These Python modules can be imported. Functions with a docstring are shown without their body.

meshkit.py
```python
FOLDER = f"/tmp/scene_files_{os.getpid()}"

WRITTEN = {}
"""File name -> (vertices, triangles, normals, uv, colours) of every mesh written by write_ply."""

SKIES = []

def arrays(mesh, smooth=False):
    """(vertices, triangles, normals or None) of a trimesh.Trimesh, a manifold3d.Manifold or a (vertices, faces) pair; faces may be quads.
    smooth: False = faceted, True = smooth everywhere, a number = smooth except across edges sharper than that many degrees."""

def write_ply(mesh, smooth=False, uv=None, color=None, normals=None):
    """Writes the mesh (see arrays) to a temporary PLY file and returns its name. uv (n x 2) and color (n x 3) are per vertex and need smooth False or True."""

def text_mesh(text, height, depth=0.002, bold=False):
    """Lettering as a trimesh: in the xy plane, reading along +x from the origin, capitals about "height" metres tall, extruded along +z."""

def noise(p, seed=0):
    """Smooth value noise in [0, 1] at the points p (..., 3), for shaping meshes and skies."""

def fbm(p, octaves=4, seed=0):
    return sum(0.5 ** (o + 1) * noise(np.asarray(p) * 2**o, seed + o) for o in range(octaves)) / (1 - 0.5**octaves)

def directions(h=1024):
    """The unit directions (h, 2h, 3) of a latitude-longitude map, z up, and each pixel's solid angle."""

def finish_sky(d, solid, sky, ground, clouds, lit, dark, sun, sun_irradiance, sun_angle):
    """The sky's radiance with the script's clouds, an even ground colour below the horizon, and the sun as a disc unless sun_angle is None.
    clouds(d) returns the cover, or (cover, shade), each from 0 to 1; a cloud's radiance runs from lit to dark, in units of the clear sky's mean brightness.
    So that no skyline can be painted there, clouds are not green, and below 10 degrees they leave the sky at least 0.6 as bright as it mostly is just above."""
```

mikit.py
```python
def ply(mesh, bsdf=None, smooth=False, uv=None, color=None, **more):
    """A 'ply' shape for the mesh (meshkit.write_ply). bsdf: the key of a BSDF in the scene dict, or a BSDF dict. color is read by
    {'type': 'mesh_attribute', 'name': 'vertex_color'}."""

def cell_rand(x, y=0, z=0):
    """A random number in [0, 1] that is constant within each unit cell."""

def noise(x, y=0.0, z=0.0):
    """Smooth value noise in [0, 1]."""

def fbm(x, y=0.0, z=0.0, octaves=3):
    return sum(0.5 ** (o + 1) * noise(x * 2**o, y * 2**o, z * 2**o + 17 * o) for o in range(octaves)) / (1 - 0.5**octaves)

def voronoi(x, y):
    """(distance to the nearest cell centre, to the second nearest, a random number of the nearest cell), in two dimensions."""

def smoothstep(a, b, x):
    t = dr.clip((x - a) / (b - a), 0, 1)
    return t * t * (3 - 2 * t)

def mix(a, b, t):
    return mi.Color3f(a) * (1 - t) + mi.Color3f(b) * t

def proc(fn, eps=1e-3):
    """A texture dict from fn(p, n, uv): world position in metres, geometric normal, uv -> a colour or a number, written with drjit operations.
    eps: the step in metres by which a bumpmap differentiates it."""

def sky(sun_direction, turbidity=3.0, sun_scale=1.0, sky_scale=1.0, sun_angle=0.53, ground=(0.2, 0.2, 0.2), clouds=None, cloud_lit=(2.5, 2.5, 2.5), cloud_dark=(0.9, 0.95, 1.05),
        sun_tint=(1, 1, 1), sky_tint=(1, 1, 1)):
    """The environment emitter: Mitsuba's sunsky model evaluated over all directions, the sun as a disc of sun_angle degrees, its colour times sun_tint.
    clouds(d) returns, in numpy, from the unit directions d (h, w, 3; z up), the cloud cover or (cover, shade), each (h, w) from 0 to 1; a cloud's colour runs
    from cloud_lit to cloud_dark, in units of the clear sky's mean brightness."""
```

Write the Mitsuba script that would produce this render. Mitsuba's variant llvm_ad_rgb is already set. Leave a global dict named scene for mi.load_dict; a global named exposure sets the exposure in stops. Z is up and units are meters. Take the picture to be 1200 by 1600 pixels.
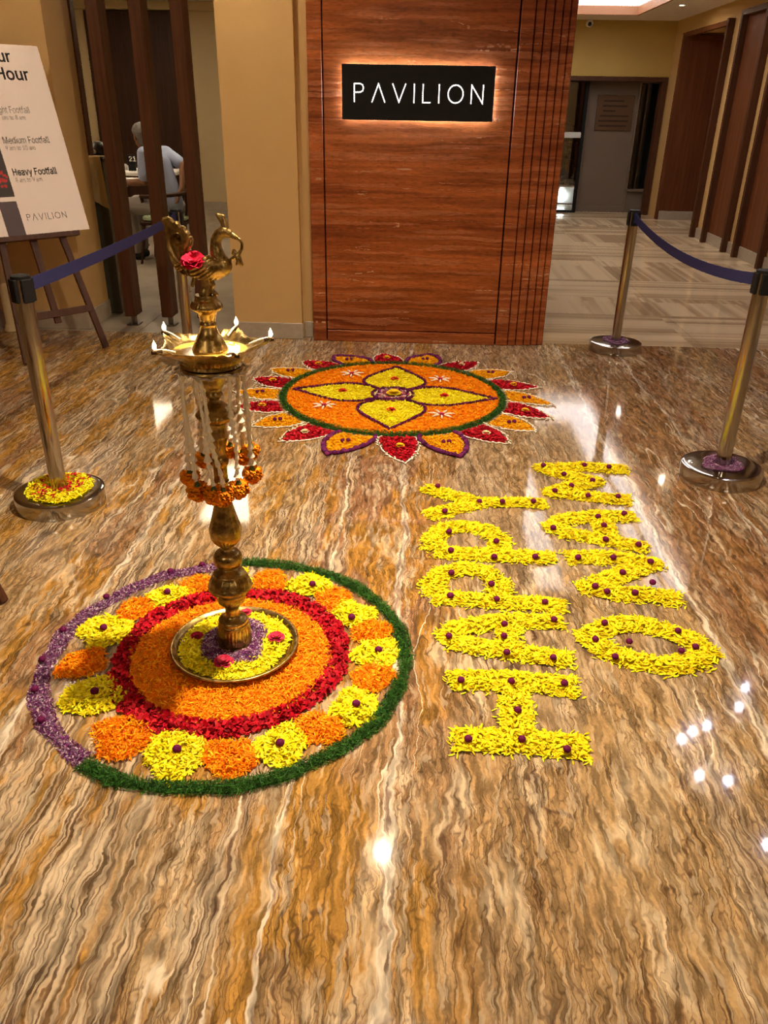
import math
import numpy as np
import trimesh
import shapely
from shapely.geometry import Polygon, LineString, Point
from shapely.ops import unary_union
import manifold3d as m3
import drjit as dr
import mitsuba as mi
import mikit
import meshkit
from mikit import proc, ply, noise, fbm, voronoi, cell_rand, smoothstep, mix

T = mi.ScalarTransform4f
scene, labels = {}, {}
rng = np.random.default_rng(7)

# ------------------------------------------------------------------ camera, exposure
exposure = 2.1
F, PITCH, ROLL, YAW, CAM_Z = 1243.2, math.radians(26.854), math.radians(0.9786), math.radians(-2.1783), 1.5
_fw = np.array([math.sin(YAW) * math.cos(PITCH), math.cos(YAW) * math.cos(PITCH), -math.sin(PITCH)])
_rt = np.array([math.cos(YAW), -math.sin(YAW), 0])
_up = np.cross(_rt, _fw)
_r2 = _rt * math.cos(ROLL) + _up * math.sin(ROLL)
_u2 = np.cross(_r2, _fw)
scene['camera'] = {'type': 'perspective', 'fov': math.degrees(2 * math.atan(600 / F)), 'fov_axis': 'x',
                   'to_world': T().look_at(origin=[0, 0, CAM_Z], target=[float(x) for x in np.array([0, 0, CAM_Z]) + _fw], up=[float(x) for x in _u2]),
                   'near_clip': 0.05, 'far_clip': 60.0}

# ------------------------------------------------------------------ lights (built as lamps below): radiance of each kind
WARM = np.array([1.0, 0.80, 0.56])
COOL = np.array([0.86, 0.86, 1.0])
L_MAIN = 1950 * WARM          # the strong downlight over the lamp
L_DOWN = 150 * WARM          # other downlights, some of them added
L_FILL = 2.6 * WARM         # added fill panels in the ceiling, behind the camera
L_COVE = 0.95 * np.array([1.0, 0.93, 0.92])          # luminous cove of the corridor ceiling
L_SMALL = 110 * COOL          # tiny ceiling LEDs
L_REST = 3.0 * WARM          # unseen ceiling panels of the restaurant
L_HALO = 5.5 * np.array([0.80, 1.0, 1.25])
L_SIGN = 0.32 * np.array([1.0, 0.96, 0.92])
L_FLAME = 6 * np.array([1.0, 0.62, 0.28])


def area(rad, w=1.0):
    return {'type': 'area', 'radiance': {'type': 'rgb', 'value': [float(x) for x in rad]}, 'sampling_weight': float(w)}


# ------------------------------------------------------------------ materials
def princ(color, rough=0.5, spec=0.5, metal=0.0, **k):
    c = color if isinstance(color, dict) else {'type': 'rgb', 'value': [float(x) for x in color]}
    return {'type': 'twosided', 'bsdf': {'type': 'principled', 'base_color': c, 'roughness': rough, 'specular': spec, 'metallic': metal, **k}}


def col(*a):
    return mi.Color3f(*a)


def marble(p, n, uv):
    x, y = p.x, p.y
    wx = (x + 0.035 * (fbm(x * 1.5, y * 0.8, 3.0) - 0.5) + 0.034 * (fbm(x * 5.0, y * 3.6, 9.0) - 0.5)
          + 0.015 * (noise(x * 22, y * 16, 5.0) - 0.5) + 0.008 * (noise(x * 58, y * 46, 6.0) - 0.5) + 0.004 * (noise(x * 150, y * 120, 7.0) - 0.5))
    band = fbm(wx * 3.6, y * 0.35, 1.0)
    fine = fbm(wx * 75.0, y * 14.0, 2.0, octaves=4)
    blot = fbm(wx * 10.0, y * 2.6, 31.0)
    grain = noise(x * 330, y * 230, 8.0)
    m = fine * 0.72 + grain * 0.28
    tan = mix(col(0.20, 0.115, 0.048), col(0.50, 0.335, 0.165), m)
    ochre = mix(col(0.26, 0.115, 0.012), col(0.50, 0.26, 0.040), m)
    rust = mix(col(0.150, 0.066, 0.030), col(0.38, 0.205, 0.100), m)
    olive = mix(col(0.21, 0.135, 0.068), col(0.43, 0.315, 0.175), m)
    left = 1 - smoothstep(-0.32, 0.02, x + 0.12 * (noise(y * 1.1, 3.0, 1.0) - 0.5))
    right = smoothstep(0.02, 0.22, x)
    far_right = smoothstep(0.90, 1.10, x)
    c = mix(rust, tan, smoothstep(0.32, 0.60, band))
    c = mix(c, olive, right * (1 - far_right) * 0.85)
    c = mix(c, ochre, smoothstep(0.46, 0.56, blot) * (0.75 - 0.55 * right))
    # pale crystalline patches, broken up
    pale = smoothstep(0.56, 0.68, fbm(wx * 15.0, y * 5.0, 51.0)) * smoothstep(0.30, 0.6, fine)
    c = mix(c, col(0.60, 0.49, 0.34), pale * 0.55)
    # drawn-out cells with dark joints
    f1, f2, cell = voronoi(wx * 125.0, y * 20.0)
    c = c * (0.78 + 0.42 * cell)
    jn = (1 - smoothstep(0.02, 0.22, f2 - f1)) * smoothstep(0.30, 0.60, noise(wx * 13, y * 6.0, 71.0))
    c = mix(c, col(0.095, 0.046, 0.022), jn * 0.60)
    # many thin dark cracks
    a3 = dr.abs(fbm(wx * 40.0, y * 3.2, 32.0) - 0.5)
    c = mix(c, col(0.085, 0.040, 0.020), (1 - smoothstep(0.004, 0.030, a3)) * (0.45 + 0.30 * right) * smoothstep(0.30, 0.50, noise(x * 8, y * 4.0, 87.0)))
    a = dr.abs(fbm(wx * 16.0, y * 1.7, 12.0) - 0.5)
    c = mix(c, col(0.075, 0.038, 0.024), (1 - smoothstep(0.002, 0.017, a)) * 0.75 * smoothstep(0.36, 0.56, noise(x * 6, y * 3.0, 77.0)))
    # bundles of grey-violet and cream stripes
    zone = smoothstep(0.49, 0.60, fbm(wx * 7.5 + 7.0, y * 0.6, 23.0) + 0.025 * left - 0.045 * right)
    st = smoothstep(0.30, 0.70, noise(wx * 300.0, y * 12.0, 24.0) * 0.65 + noise(wx * 120.0, y * 6.0, 25.0) * 0.35)
    stripes = mix(col(0.085, 0.055, 0.042), col(0.58, 0.47, 0.33), st)
    c = mix(c, stripes, zone * (0.72 - 0.30 * right) * smoothstep(0.35, 0.60, fbm(wx * 34, y * 3.6, 27.0)))
    # long white veins
    b = dr.abs(fbm(wx * 8.0 + 3.0, y * 0.75, 42.0) - 0.5)
    c = mix(c, col(0.72, 0.63, 0.49), (1 - smoothstep(0.0015, 0.008, b)) * 0.80 * smoothstep(0.34, 0.54, noise(x * 3, y * 1.8, 17.0)))
    # a few strong bands
    for x0, wd, yy in ((-0.03, 0.017, 1.0), (-0.27, 0.007, 2.0), (0.985, 0.020, 3.0), (1.40, 0.010, 4.0), (-1.05, 0.016, 5.0)):
        d = dr.abs(wx + 0.04 * (noise(y * 1.7, yy * 7.0, 0.5) - 0.5) + 0.016 * (noise(y * 7.0, yy * 3.0, 1.5) - 0.5) - x0)
        w = wd * (0.35 + 1.3 * noise(y * 4.0, yy * 11.0, 2.5))
        c = mix(c, mix(col(0.24, 0.17, 0.13), col(0.70, 0.61, 0.48), smoothstep(0.30, 0.60, fbm(wx * 130, y * 14, yy))), (1 - smoothstep(w * 0.5, w, d)) * 0.80)
    # dark and pale flecks
    sp = fbm(wx * 95.0, y * 15.0, 91.0)
    c = c * (0.66 + 0.62 * smoothstep(0.28, 0.66, sp))
    fl = smoothstep(0.62, 0.74, fbm(wx * 140.0, y * 18.0, 95.0))
    c = mix(c, col(0.62, 0.51, 0.36), fl * 0.40)
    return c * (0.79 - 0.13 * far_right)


def redstone(p, n, uv):
    z, x = p.z, p.x + p.y * 0.7
    wz = z + 0.030 * (fbm(x * 1.3, z * 2.0, 1.0) - 0.5) + 0.007 * (noise(x * 9, z * 14, 2.0) - 0.5) + 0.004 * (noise(x * 38, z * 45, 12.0) - 0.5)
    band = fbm(wz * 7.0, x * 0.4, 3.0)
    f = fbm(wz * 75.0, x * 3.5, 4.0)
    c = mix(col(0.125, 0.022, 0.006), col(0.44, 0.122, 0.032), smoothstep(0.10, 0.90, band * 0.72 + f * 0.33))
    dk = smoothstep(0.52, 0.68, fbm(wz * 30, x * 1.6, 7.0))
    c = mix(c, col(0.080, 0.015, 0.006), dk * 0.38)
    lt = smoothstep(0.56, 0.68, fbm(wz * 42, x * 2.2, 17.0))
    c = mix(c, col(0.44, 0.165, 0.070), lt * 0.45)
    v = dr.abs(fbm(wz * 20.0, x * 0.9, 6.0) - 0.5)
    c = mix(c, col(0.55, 0.30, 0.17), (1 - smoothstep(0.002, 0.020, v)) * smoothstep(0.58, 0.74, noise(x * 7, z * 11, 8.0)) * smoothstep(0.35, 0.6, noise(x * 70, z * 60, 18.0)) * 0.9)
    pit = smoothstep(0.66, 0.78, noise(x * 40, wz * 210, 19.0))
    return mix(c, col(0.055, 0.012, 0.006), pit * 0.22) * (0.85 + 0.3 * noise(wz * 260, x * 40, 9.0))


def tile_fn(along_x):
    def fn(p, n, uv):
        u, v = (p.y, p.x) if along_x else (p.x, p.y)
        k = cell_rand(dr.floor(p.x * 0.5), dr.floor(p.y * 1.1), 3)
        w = u + 0.02 * (noise(u * 3, v * 1.2, 1.0) - 0.5)
        s_ = fbm(w * 6.0 + k * 20, v * 0.20, 2.0)
        s2 = noise(w * 30 + k * 9, v * 0.4, 4.0)
        return mix(col(0.30, 0.215, 0.125), col(0.50, 0.395, 0.255), smoothstep(0.28, 0.62, s_ * 0.72 + s2 * 0.28))
    return fn


def wood_fn(c0, c1, f=1.0):
    def fn(p, n, uv):
        a = p.x * 1.0 + p.y * 0.83
        g = fbm(a * 60 * f, p.z * 2.2 * f, 3.0)
        g2 = noise(a * 300 * f, p.z * 7 * f, 5.0)
        return mix(col(*c0), col(*c1), g * 0.75 + g2 * 0.25)
    return fn


def paint_fn(c):
    def fn(p, n, uv):
        return col(*c) * (0.97 + 0.06 * fbm(p.x * 3 + p.y * 2, p.z * 3, 1.0))
    return fn


def brass_fn(p, n, uv):
    g = fbm(p.x * 60, p.y * 60, p.z * 60)
    h = noise(p.x * 300, p.y * 300, p.z * 220)
    return mix(col(0.22, 0.145, 0.042), col(0.47, 0.34, 0.13), smoothstep(0.3, 0.65, g * 0.8 + h * 0.2))


def granite_fn(p, n, uv):
    return mix(col(0.30, 0.25, 0.20), col(0.42, 0.36, 0.28), fbm(p.x * 40 + p.y * 31, p.z * 40, p.y * 40))


def greige_fn(p, n, uv):
    return mix(col(0.22, 0.185, 0.145), col(0.30, 0.26, 0.205), fbm(p.x * 6, p.y * 6, 2.0))


def knit_fn(p, n, uv):
    return mix(col(0.012, 0.013, 0.060), col(0.030, 0.032, 0.115), noise(p.x * 500, p.y * 500, p.z * 900))


VC = {'type': 'mesh_attribute', 'name': 'vertex_color'}
MATS = dict(
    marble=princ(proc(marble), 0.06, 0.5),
    redstone=princ(proc(redstone), 0.34, 0.25),
    groove=princ((0.035, 0.010, 0.006), 0.6, 0.2),
    tile_across=princ(proc(tile_fn(True)), 0.08, 0.5),
    tile_along=princ(proc(tile_fn(False)), 0.08, 0.5),
    joint=princ((0.36, 0.30, 0.22), 0.5, 0.3),
    greige=princ(proc(greige_fn), 0.3, 0.3),
    tan=princ(proc(paint_fn((0.53, 0.345, 0.145))), 0.6, 0.25),
    ochre=princ(proc(paint_fn((0.50, 0.35, 0.10))), 0.6, 0.25),
    cream=princ(proc(paint_fn((0.56, 0.44, 0.25))), 0.6, 0.25),
    ceiling=princ((0.62, 0.55, 0.47), 0.8, 0.2),
    wood=princ(proc(wood_fn((0.042, 0.015, 0.007), (0.100, 0.036, 0.014))), 0.45, 0.25),
    wood_panel=princ(proc(wood_fn((0.085, 0.026, 0.010), (0.185, 0.062, 0.022), 0.7)), 0.45, 0.2),
    wood_dark=princ(proc(wood_fn((0.030, 0.012, 0.007), (0.060, 0.025, 0.013))), 0.5, 0.2),
    easel=princ(proc(wood_fn((0.040, 0.015, 0.008), (0.095, 0.038, 0.018))), 0.42, 0.4),
    trimwood=princ((0.30, 0.14, 0.07), 0.4, 0.4),
    granite=princ(proc(granite_fn), 0.3, 0.5),
    steel=princ((0.47, 0.455, 0.43), 0.09, 0.5, 1.0),
    bracket=princ((0.22, 0.20, 0.18), 0.35, 0.5, 1.0),
    black=princ((0.010, 0.010, 0.011), 0.55, 0.12),
    black_gloss=princ((0.010, 0.010, 0.012), 0.2, 0.5),
    belt=princ(proc(knit_fn), 0.7, 0.2),
    brass=princ(proc(brass_fn), 0.33, 0.5, 1.0),
    soot=princ((0.06, 0.035, 0.015), 0.45, 0.5, 0.7),
    petal=princ(VC, 0.6, 0.08),
    flesh=princ(VC, 0.6, 0.3),
    jasmine=princ((0.80, 0.75, 0.62), 0.6, 0.25),
    calyx=princ((0.055, 0.10, 0.025), 0.6, 0.3),
    wick=princ((0.75, 0.68, 0.55), 0.9, 0.1),
    oil=princ((0.55, 0.33, 0.06), 0.08, 0.6),
    poster=princ((0.84, 0.75, 0.72), 0.55, 0.3),
    ink=princ((0.015, 0.013, 0.014), 0.6, 0.2),
    ink_grey=princ((0.20, 0.165, 0.155), 0.6, 0.2),
    picture_dark=princ((0.055, 0.045, 0.042), 0.5, 0.3),
    picture_red=princ((0.50, 0.035, 0.035), 0.5, 0.3),
    band_grey=princ((0.10, 0.075, 0.085), 0.5, 0.3),
    greypanel=princ((0.165, 0.125, 0.095), 0.5, 0.35),
    notice=princ((0.105, 0.055, 0.025), 0.5, 0.3),
    notice_ink=princ((0.045, 0.022, 0.012), 0.5, 0.3),
    booth=princ((0.085, 0.080, 0.055), 0.35, 0.4),
    cloth=princ((0.55, 0.43, 0.22), 0.8, 0.2),
    shirt=princ((0.33, 0.39, 0.56), 0.8, 0.2),
    trousers=princ((0.26, 0.235, 0.215), 0.8, 0.2),
    skin=princ((0.23, 0.115, 0.065), 0.5, 0.3),
    hair_grey=princ((0.15, 0.14, 0.13), 0.6, 0.3),
    hair_black=princ((0.016, 0.012, 0.010), 0.4, 0.4),
    cushion=princ((0.33, 0.42, 0.27), 0.8, 0.2),
    white=princ((0.75, 0.74, 0.72), 0.4, 0.4),
    dress=princ((0.22, 0.05, 0.05), 0.8, 0.2),
    leaf=princ((0.06, 0.12, 0.03), 0.5, 0.4),
    bark=princ((0.20, 0.16, 0.11), 0.8, 0.2),
    night=princ((0.012, 0.014, 0.012), 0.9, 0.1),  # near-black colour standing in for night darkness
    frosted=princ((0.55, 0.58, 0.58), 0.5, 0.3),
    glass={'type': 'thindielectric'},
    lampbody=princ((0.30, 0.28, 0.25), 0.4, 0.4, 0.6),
)
for k_, v_ in MATS.items():
    scene['mat_' + k_] = v_


# ------------------------------------------------------------------ helpers
def key_for(name):
    if name not in scene and name not in labels:
        return name
    i = 1
    while f'{name}_{i:03d}' in scene or f'{name}_{i:03d}' in labels:
        i += 1
    return f'{name}_{i:03d}'


def lab(key, label=None, cat=None, group=None, kind=None):
    d = labels.setdefault(key, {})
    for a, b in (('label', label), ('category', cat), ('group', group), ('kind', kind)):
        if b:
            d[a] = b
    return key


def thing(name, label, cat, group=None):
    return lab(key_for(name), label, cat, group)


def put(name, mesh, mat=None, parent=None, smooth=False, color=None, label=None, cat=None, group=None, kind=None, to=None, emit=None, share=None):
    """One entry of the scene. mesh may be a ready ply dict (shared between copies)."""
    key = key_for(f'{parent}__{name}' if parent else name)
    if isinstance(mesh, dict):
        d = dict(mesh)
    else:
        d = ply(mesh, 'mat_' + mat, smooth=smooth, color=color)
    if to is not None:
        d['to_world'] = to
    if emit is not None:
        d['emitter'] = emit
    scene[key] = d
    if label or cat or group or kind:
        lab(key, label, cat, group, kind)
    return key


def cat(*ms):
    return trimesh.util.concatenate([m for m in ms])


def box(x0, x1, y0, y1, z0, z1, ch=0.0):
    if ch <= 0:
        m = trimesh.creation.box((x1 - x0, y1 - y0, z1 - z0))
    else:
        e = np.array([x1 - x0, y1 - y0, z1 - z0]) / 2
        pts = []
        for s in np.ndindex(2, 2, 2):
            sg = np.array(s) * 2 - 1
            for a in range(3):
                q = e - ch
                q[a] = e[a]
                pts.append(sg * q)
        m = trimesh.convex.convex_hull(np.array(pts))
    m.apply_translation(((x0 + x1) / 2, (y0 + y1) / 2, (z0 + z1) / 2))
    return m


def bar(a, b, w, d, up=(0, 0, 1), ch=0.002):
    """A bar of section w x d from a to b; w lies across 'up'."""
    a, b = np.asarray(a, float), np.asarray(b, float)
    t = b - a
    L = np.linalg.norm(t)
    t /= L
    s = np.cross(t, up)
    s /= np.linalg.norm(s)
    n = np.cross(s, t)
    m = box(-w / 2, w / 2, -d / 2, d / 2, 0, L, ch)
    M = np.eye(4)
    M[:3, 0], M[:3, 1], M[:3, 2], M[:3, 3] = s, n, t, a
    m.apply_transform(M)
    return m


def tube(pts, rad, sides=10, caps=True):
    pts = np.asarray(pts, float)
    n = len(pts)
    rad = np.broadcast_to(rad, (n,))
    t = np.gradient(pts, axis=0)
    t /= np.linalg.norm(t, axis=1, keepdims=True) + 1e-12
    ref = np.array([0, 0, 1.0]) if abs(t[0, 2]) < 0.9 else np.array([1.0, 0, 0])
    A = []
    for i in range(n):
        a = ref - t[i] * (ref @ t[i])
        a /= np.linalg.norm(a)
        A.append(a)
        ref = a
    A = np.array(A)
    B = np.cross(t, A)
    ang = np.arange(sides) * 2 * np.pi / sides
    V = (pts[:, None] + rad[:, None, None] * (np.cos(ang)[None, :, None] * A[:, None] + np.sin(ang)[None, :, None] * B[:, None])).reshape(-1, 3)
    Fc = []
    for i in range(n - 1):
        for j in range(sides):
            k = (j + 1) % sides
            Fc += [[i * sides + j, i * sides + k, (i + 1) * sides + k], [i * sides + j, (i + 1) * sides + k, (i + 1) * sides + j]]
    if caps:
        V = np.vstack([V, pts[0], pts[-1]])
        for j in range(sides):
            k = (j + 1) % sides
            Fc += [[n * sides, k, j], [n * sides + 1, (n - 1) * sides + j, (n - 1) * sides + k]]
    return trimesh.Trimesh(V, Fc, process=False)


def lathe(prof, seg=48, mod=None):
    """prof: [(r, z)] bottom to top; mod(r, z, theta) -> r. Closed on the axis at both ends."""
    prof = np.asarray(prof, float)
    th = np.arange(seg) * 2 * np.pi / seg
    R = np.repeat(prof[:, :1], seg, 1)
    if mod is not None:
        R = mod(R, np.repeat(prof[:, 1:], seg, 1), th[None])
    V = np.stack([R * np.cos(th), R * np.sin(th), np.repeat(prof[:, 1:], seg, 1)], -1).reshape(-1, 3)
    n = len(prof)
    i, j = np.meshgrid(np.arange(n - 1), np.arange(seg), indexing='ij')
    k = (j + 1) % seg
    a, b, c, d = i * seg + j, i * seg + k, (i + 1) * seg + k, (i + 1) * seg + j
    Fc = np.concatenate([np.stack([a, b, c], -1).reshape(-1, 3), np.stack([a, c, d], -1).reshape(-1, 3)])
    V = np.vstack([V, [0, 0, prof[0, 1]], [0, 0, prof[-1, 1]]])
    jj = np.arange(seg)
    kk = (jj + 1) % seg
    Fc = np.vstack([Fc, np.stack([np.full(seg, n * seg), kk, jj], -1), np.stack([np.full(seg, n * seg + 1), (n - 1) * seg + jj, (n - 1) * seg + kk], -1)])
    return trimesh.Trimesh(V, Fc, process=False)


def smooth_prof(p, n=4):
    """Catmull-Rom through the profile points."""
    p = np.asarray(p, float)
    q = np.vstack([p[0], p, p[-1]])
    out = []
    for i in range(len(p) - 1):
        a, b, c, d = q[i:i + 4]
        for t in np.arange(n) / n:
            out.append(0.5 * ((2 * b) + (c - a) * t + (2 * a - 5 * b + 4 * c - d) * t * t + (3 * b - a - 3 * c + d) * t ** 3))
    out.append(p[-1])
    return np.array(out)


def flesh(bones, length=0.02, it=8, segs=20):
    """Hulls of sphere pairs joined, refined and smoothed: one continuous body. bones: (p0, r0, p1, r1)."""
    parts = []
    for p0, r0, p1, r1 in bones:
        s = [m3.Manifold.sphere(float(r), segs).translate([float(v) for v in p]) for p, r in ((p0, r0), (p1, r1))]
        parts.append(m3.Manifold.batch_hull(s))
    u = m3.Manifold.batch_boolean(parts, m3.OpType.Add).refine_to_length(length)
    k = u.to_mesh()
    t = trimesh.Trimesh(k.vert_properties[:, :3], k.tri_verts, process=True)
    trimesh.smoothing.filter_taubin(t, iterations=it)
    return t


def at(x, y, z=0, rz=0, s=1.0):
    return T().translate([float(x), float(y), float(z)]).rotate([0, 0, 1], float(rz)).scale(float(s))


# ---- petals
def sample_in(poly, n):
    x0, y0, x1, y1 = poly.bounds
    out = np.zeros((0, 2))
    shapely.prepare(poly)
    while len(out) < n:
        p = rng.uniform((x0, y0), (x1, y1), (max(4 * n, 400), 2))
        out = np.vstack([out, p[shapely.contains_xy(poly, p[:, 0], p[:, 1])]])
    return out[:n]


def jitter(cols, n, amt=0.16):
    cols = np.asarray(cols, float)
    c = cols[rng.integers(0, len(cols), n)]
    return np.clip(c * (1 + rng.normal(0, amt, (n, 1))) * (1 + rng.normal(0, amt * 0.3, (n, 3))), 0.002, 0.95)


def petals(P, L, W, cols, z0=0.002, z1=0.010, tilt=0.30, bend=0.18, amt=0.15, yaw=None, shape=(0.45, 1.0, 0.6), height=None):
    """Little curved petals lying at the points P. height: the local heap height per point, else z1."""
    n = len(P)
    L = L * rng.uniform(0.75, 1.2, n)
    W = W * rng.uniform(0.75, 1.25, n)
    yaw = rng.uniform(0, 2 * np.pi, n) if yaw is None else yaw
    pit, rol = rng.normal(0, tilt, n), rng.normal(0, tilt * 1.3, n)
    bd = rng.normal(bend, bend * 0.6, n)
    t = np.array([-0.5, 0.0, 0.5])
    w = np.array(shape)
    lx = np.repeat(t[None, :, None], 2, 2) * L[:, None, None]
    ly = np.stack([w, -w], -1)[None] * 0.5 * W[:, None, None]
    lz = (bd[:, None] * (0.25 - t ** 2)[None] * -4 * L[:, None] * 0.35)[..., None] * np.ones(2) + np.abs(ly) * 0.25
    lx = np.broadcast_to(lx, ly.shape)
    cy, sy, cp, sp, cr, sr = np.cos(yaw), np.sin(yaw), np.cos(pit), np.sin(pit), np.cos(rol), np.sin(rol)
    e = lambda a: a[:, None, None]
    y1, z1_ = ly * e(cr) - lz * e(sr), ly * e(sr) + lz * e(cr)
    x2, z2 = lx * e(cp) + z1_ * e(sp), -lx * e(sp) + z1_ * e(cp)
    X, Y = x2 * e(cy) - y1 * e(sy), x2 * e(sy) + y1 * e(cy)
    hz = (z1 if height is None else height) * np.ones(n)
    Z = z2 - z2.min((1, 2), keepdims=True) + e(z0 + (hz - z0) * np.sqrt(rng.uniform(0, 1, n)))
    V = np.stack([X + e(P[:, 0]), Y + e(P[:, 1]), Z], -1).reshape(-1, 3)
    f = np.array([[0, 1, 3], [0, 3, 2], [2, 3, 5], [2, 5, 4]])
    Fc = (f[None] + 6 * np.arange(n)[:, None, None]).reshape(-1, 3)
    C = np.repeat(jitter(cols, n, amt), 6, 0)
    return V, Fc, C


def mound(poly, h, color, base=0.0):
    """A low bed under the petals so that no floor shows through."""
    Vs, Fs, n = [], [], 0
    for g in getattr(poly, 'geoms', [poly]):
        if g.is_empty or g.area < 1e-6:
            continue
        m = trimesh.creation.extrude_polygon(g, h, engine='earcut')
        Vs.append(m.vertices + [0, 0, base])
        Fs.append(m.faces + n)
        n += len(m.vertices)
    V, Fc = np.vstack(Vs), np.vstack(Fs)
    return V, Fc, np.tile(np.asarray(color, float), (len(V), 1))


def join(*parts):
    V, Fc, C, n = [], [], [], 0
    for v, f, c in parts:
        V.append(v)
        Fc.append(np.asarray(f) + n)
        C.append(c)
        n += len(v)
    return (np.vstack(V), np.vstack(Fc)), np.vstack(C)


def heap(poly, dens, L, W, cols, h=0.012, edge=0.03, bedc=0.8, shrink=0.010, base=0.0, inside=True, **k):
    """Petals filling a region, higher away from its edge."""
    n = int(poly.area * dens)
    P = sample_in(poly, n)
    d = shapely.distance(poly.boundary, shapely.points(P))
    hh = base + 0.003 + h * np.clip(d / edge, 0, 1)
    bed = poly.buffer(-shrink)
    parts = [petals(P, L, W, cols, z0=base + 0.002, height=hh, **k)]
    if not bed.is_empty:
        parts.append(mound(bed, 0.004, np.mean(np.asarray(cols), 0) * bedc, base + 0.0005))
    return join(*parts)


def blob(cx, cy, rx, ry, rot=0, irr=0.08, n=36):
    t = np.arange(n) / n * 2 * np.pi
    ph = rng.uniform(0, 6.28, 4)
    r = 1 + irr * sum(np.sin((k + 2) * t + ph[k]) / (1 + 0.4 * k) for k in range(4))
    x, y = rx * r * np.cos(t), ry * r * np.sin(t)
    c, s = math.cos(rot), math.sin(rot)
    return Polygon(np.c_[cx + x * c - y * s, cy + x * s + y * c])


YEL = [(0.82, 0.70, 0.008), (0.87, 0.78, 0.015), (0.76, 0.62, 0.006), (0.90, 0.82, 0.04)]
YEL2 = [(0.76, 0.63, 0.008), (0.82, 0.71, 0.014), (0.70, 0.55, 0.006)]
GOLD = [(0.80, 0.36, 0.004), (0.86, 0.43, 0.008), (0.72, 0.29, 0.003)]
ORG = [(0.90, 0.25, 0.003), (0.92, 0.31, 0.005), (0.82, 0.18, 0.002), (0.93, 0.38, 0.010)]
RED = [(0.40, 0.004, 0.014), (0.50, 0.008, 0.020), (0.28, 0.003, 0.011), (0.56, 0.02, 0.03)]
PUR = [(0.10, 0.010, 0.090), (0.16, 0.02, 0.15), (0.45, 0.27, 0.42), (0.60, 0.48, 0.56), (0.13, 0.02, 0.11), (0.07, 0.01, 0.05)]
GRN = [(0.025, 0.095, 0.012), (0.045, 0.14, 0.020), (0.018, 0.068, 0.010)]
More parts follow.
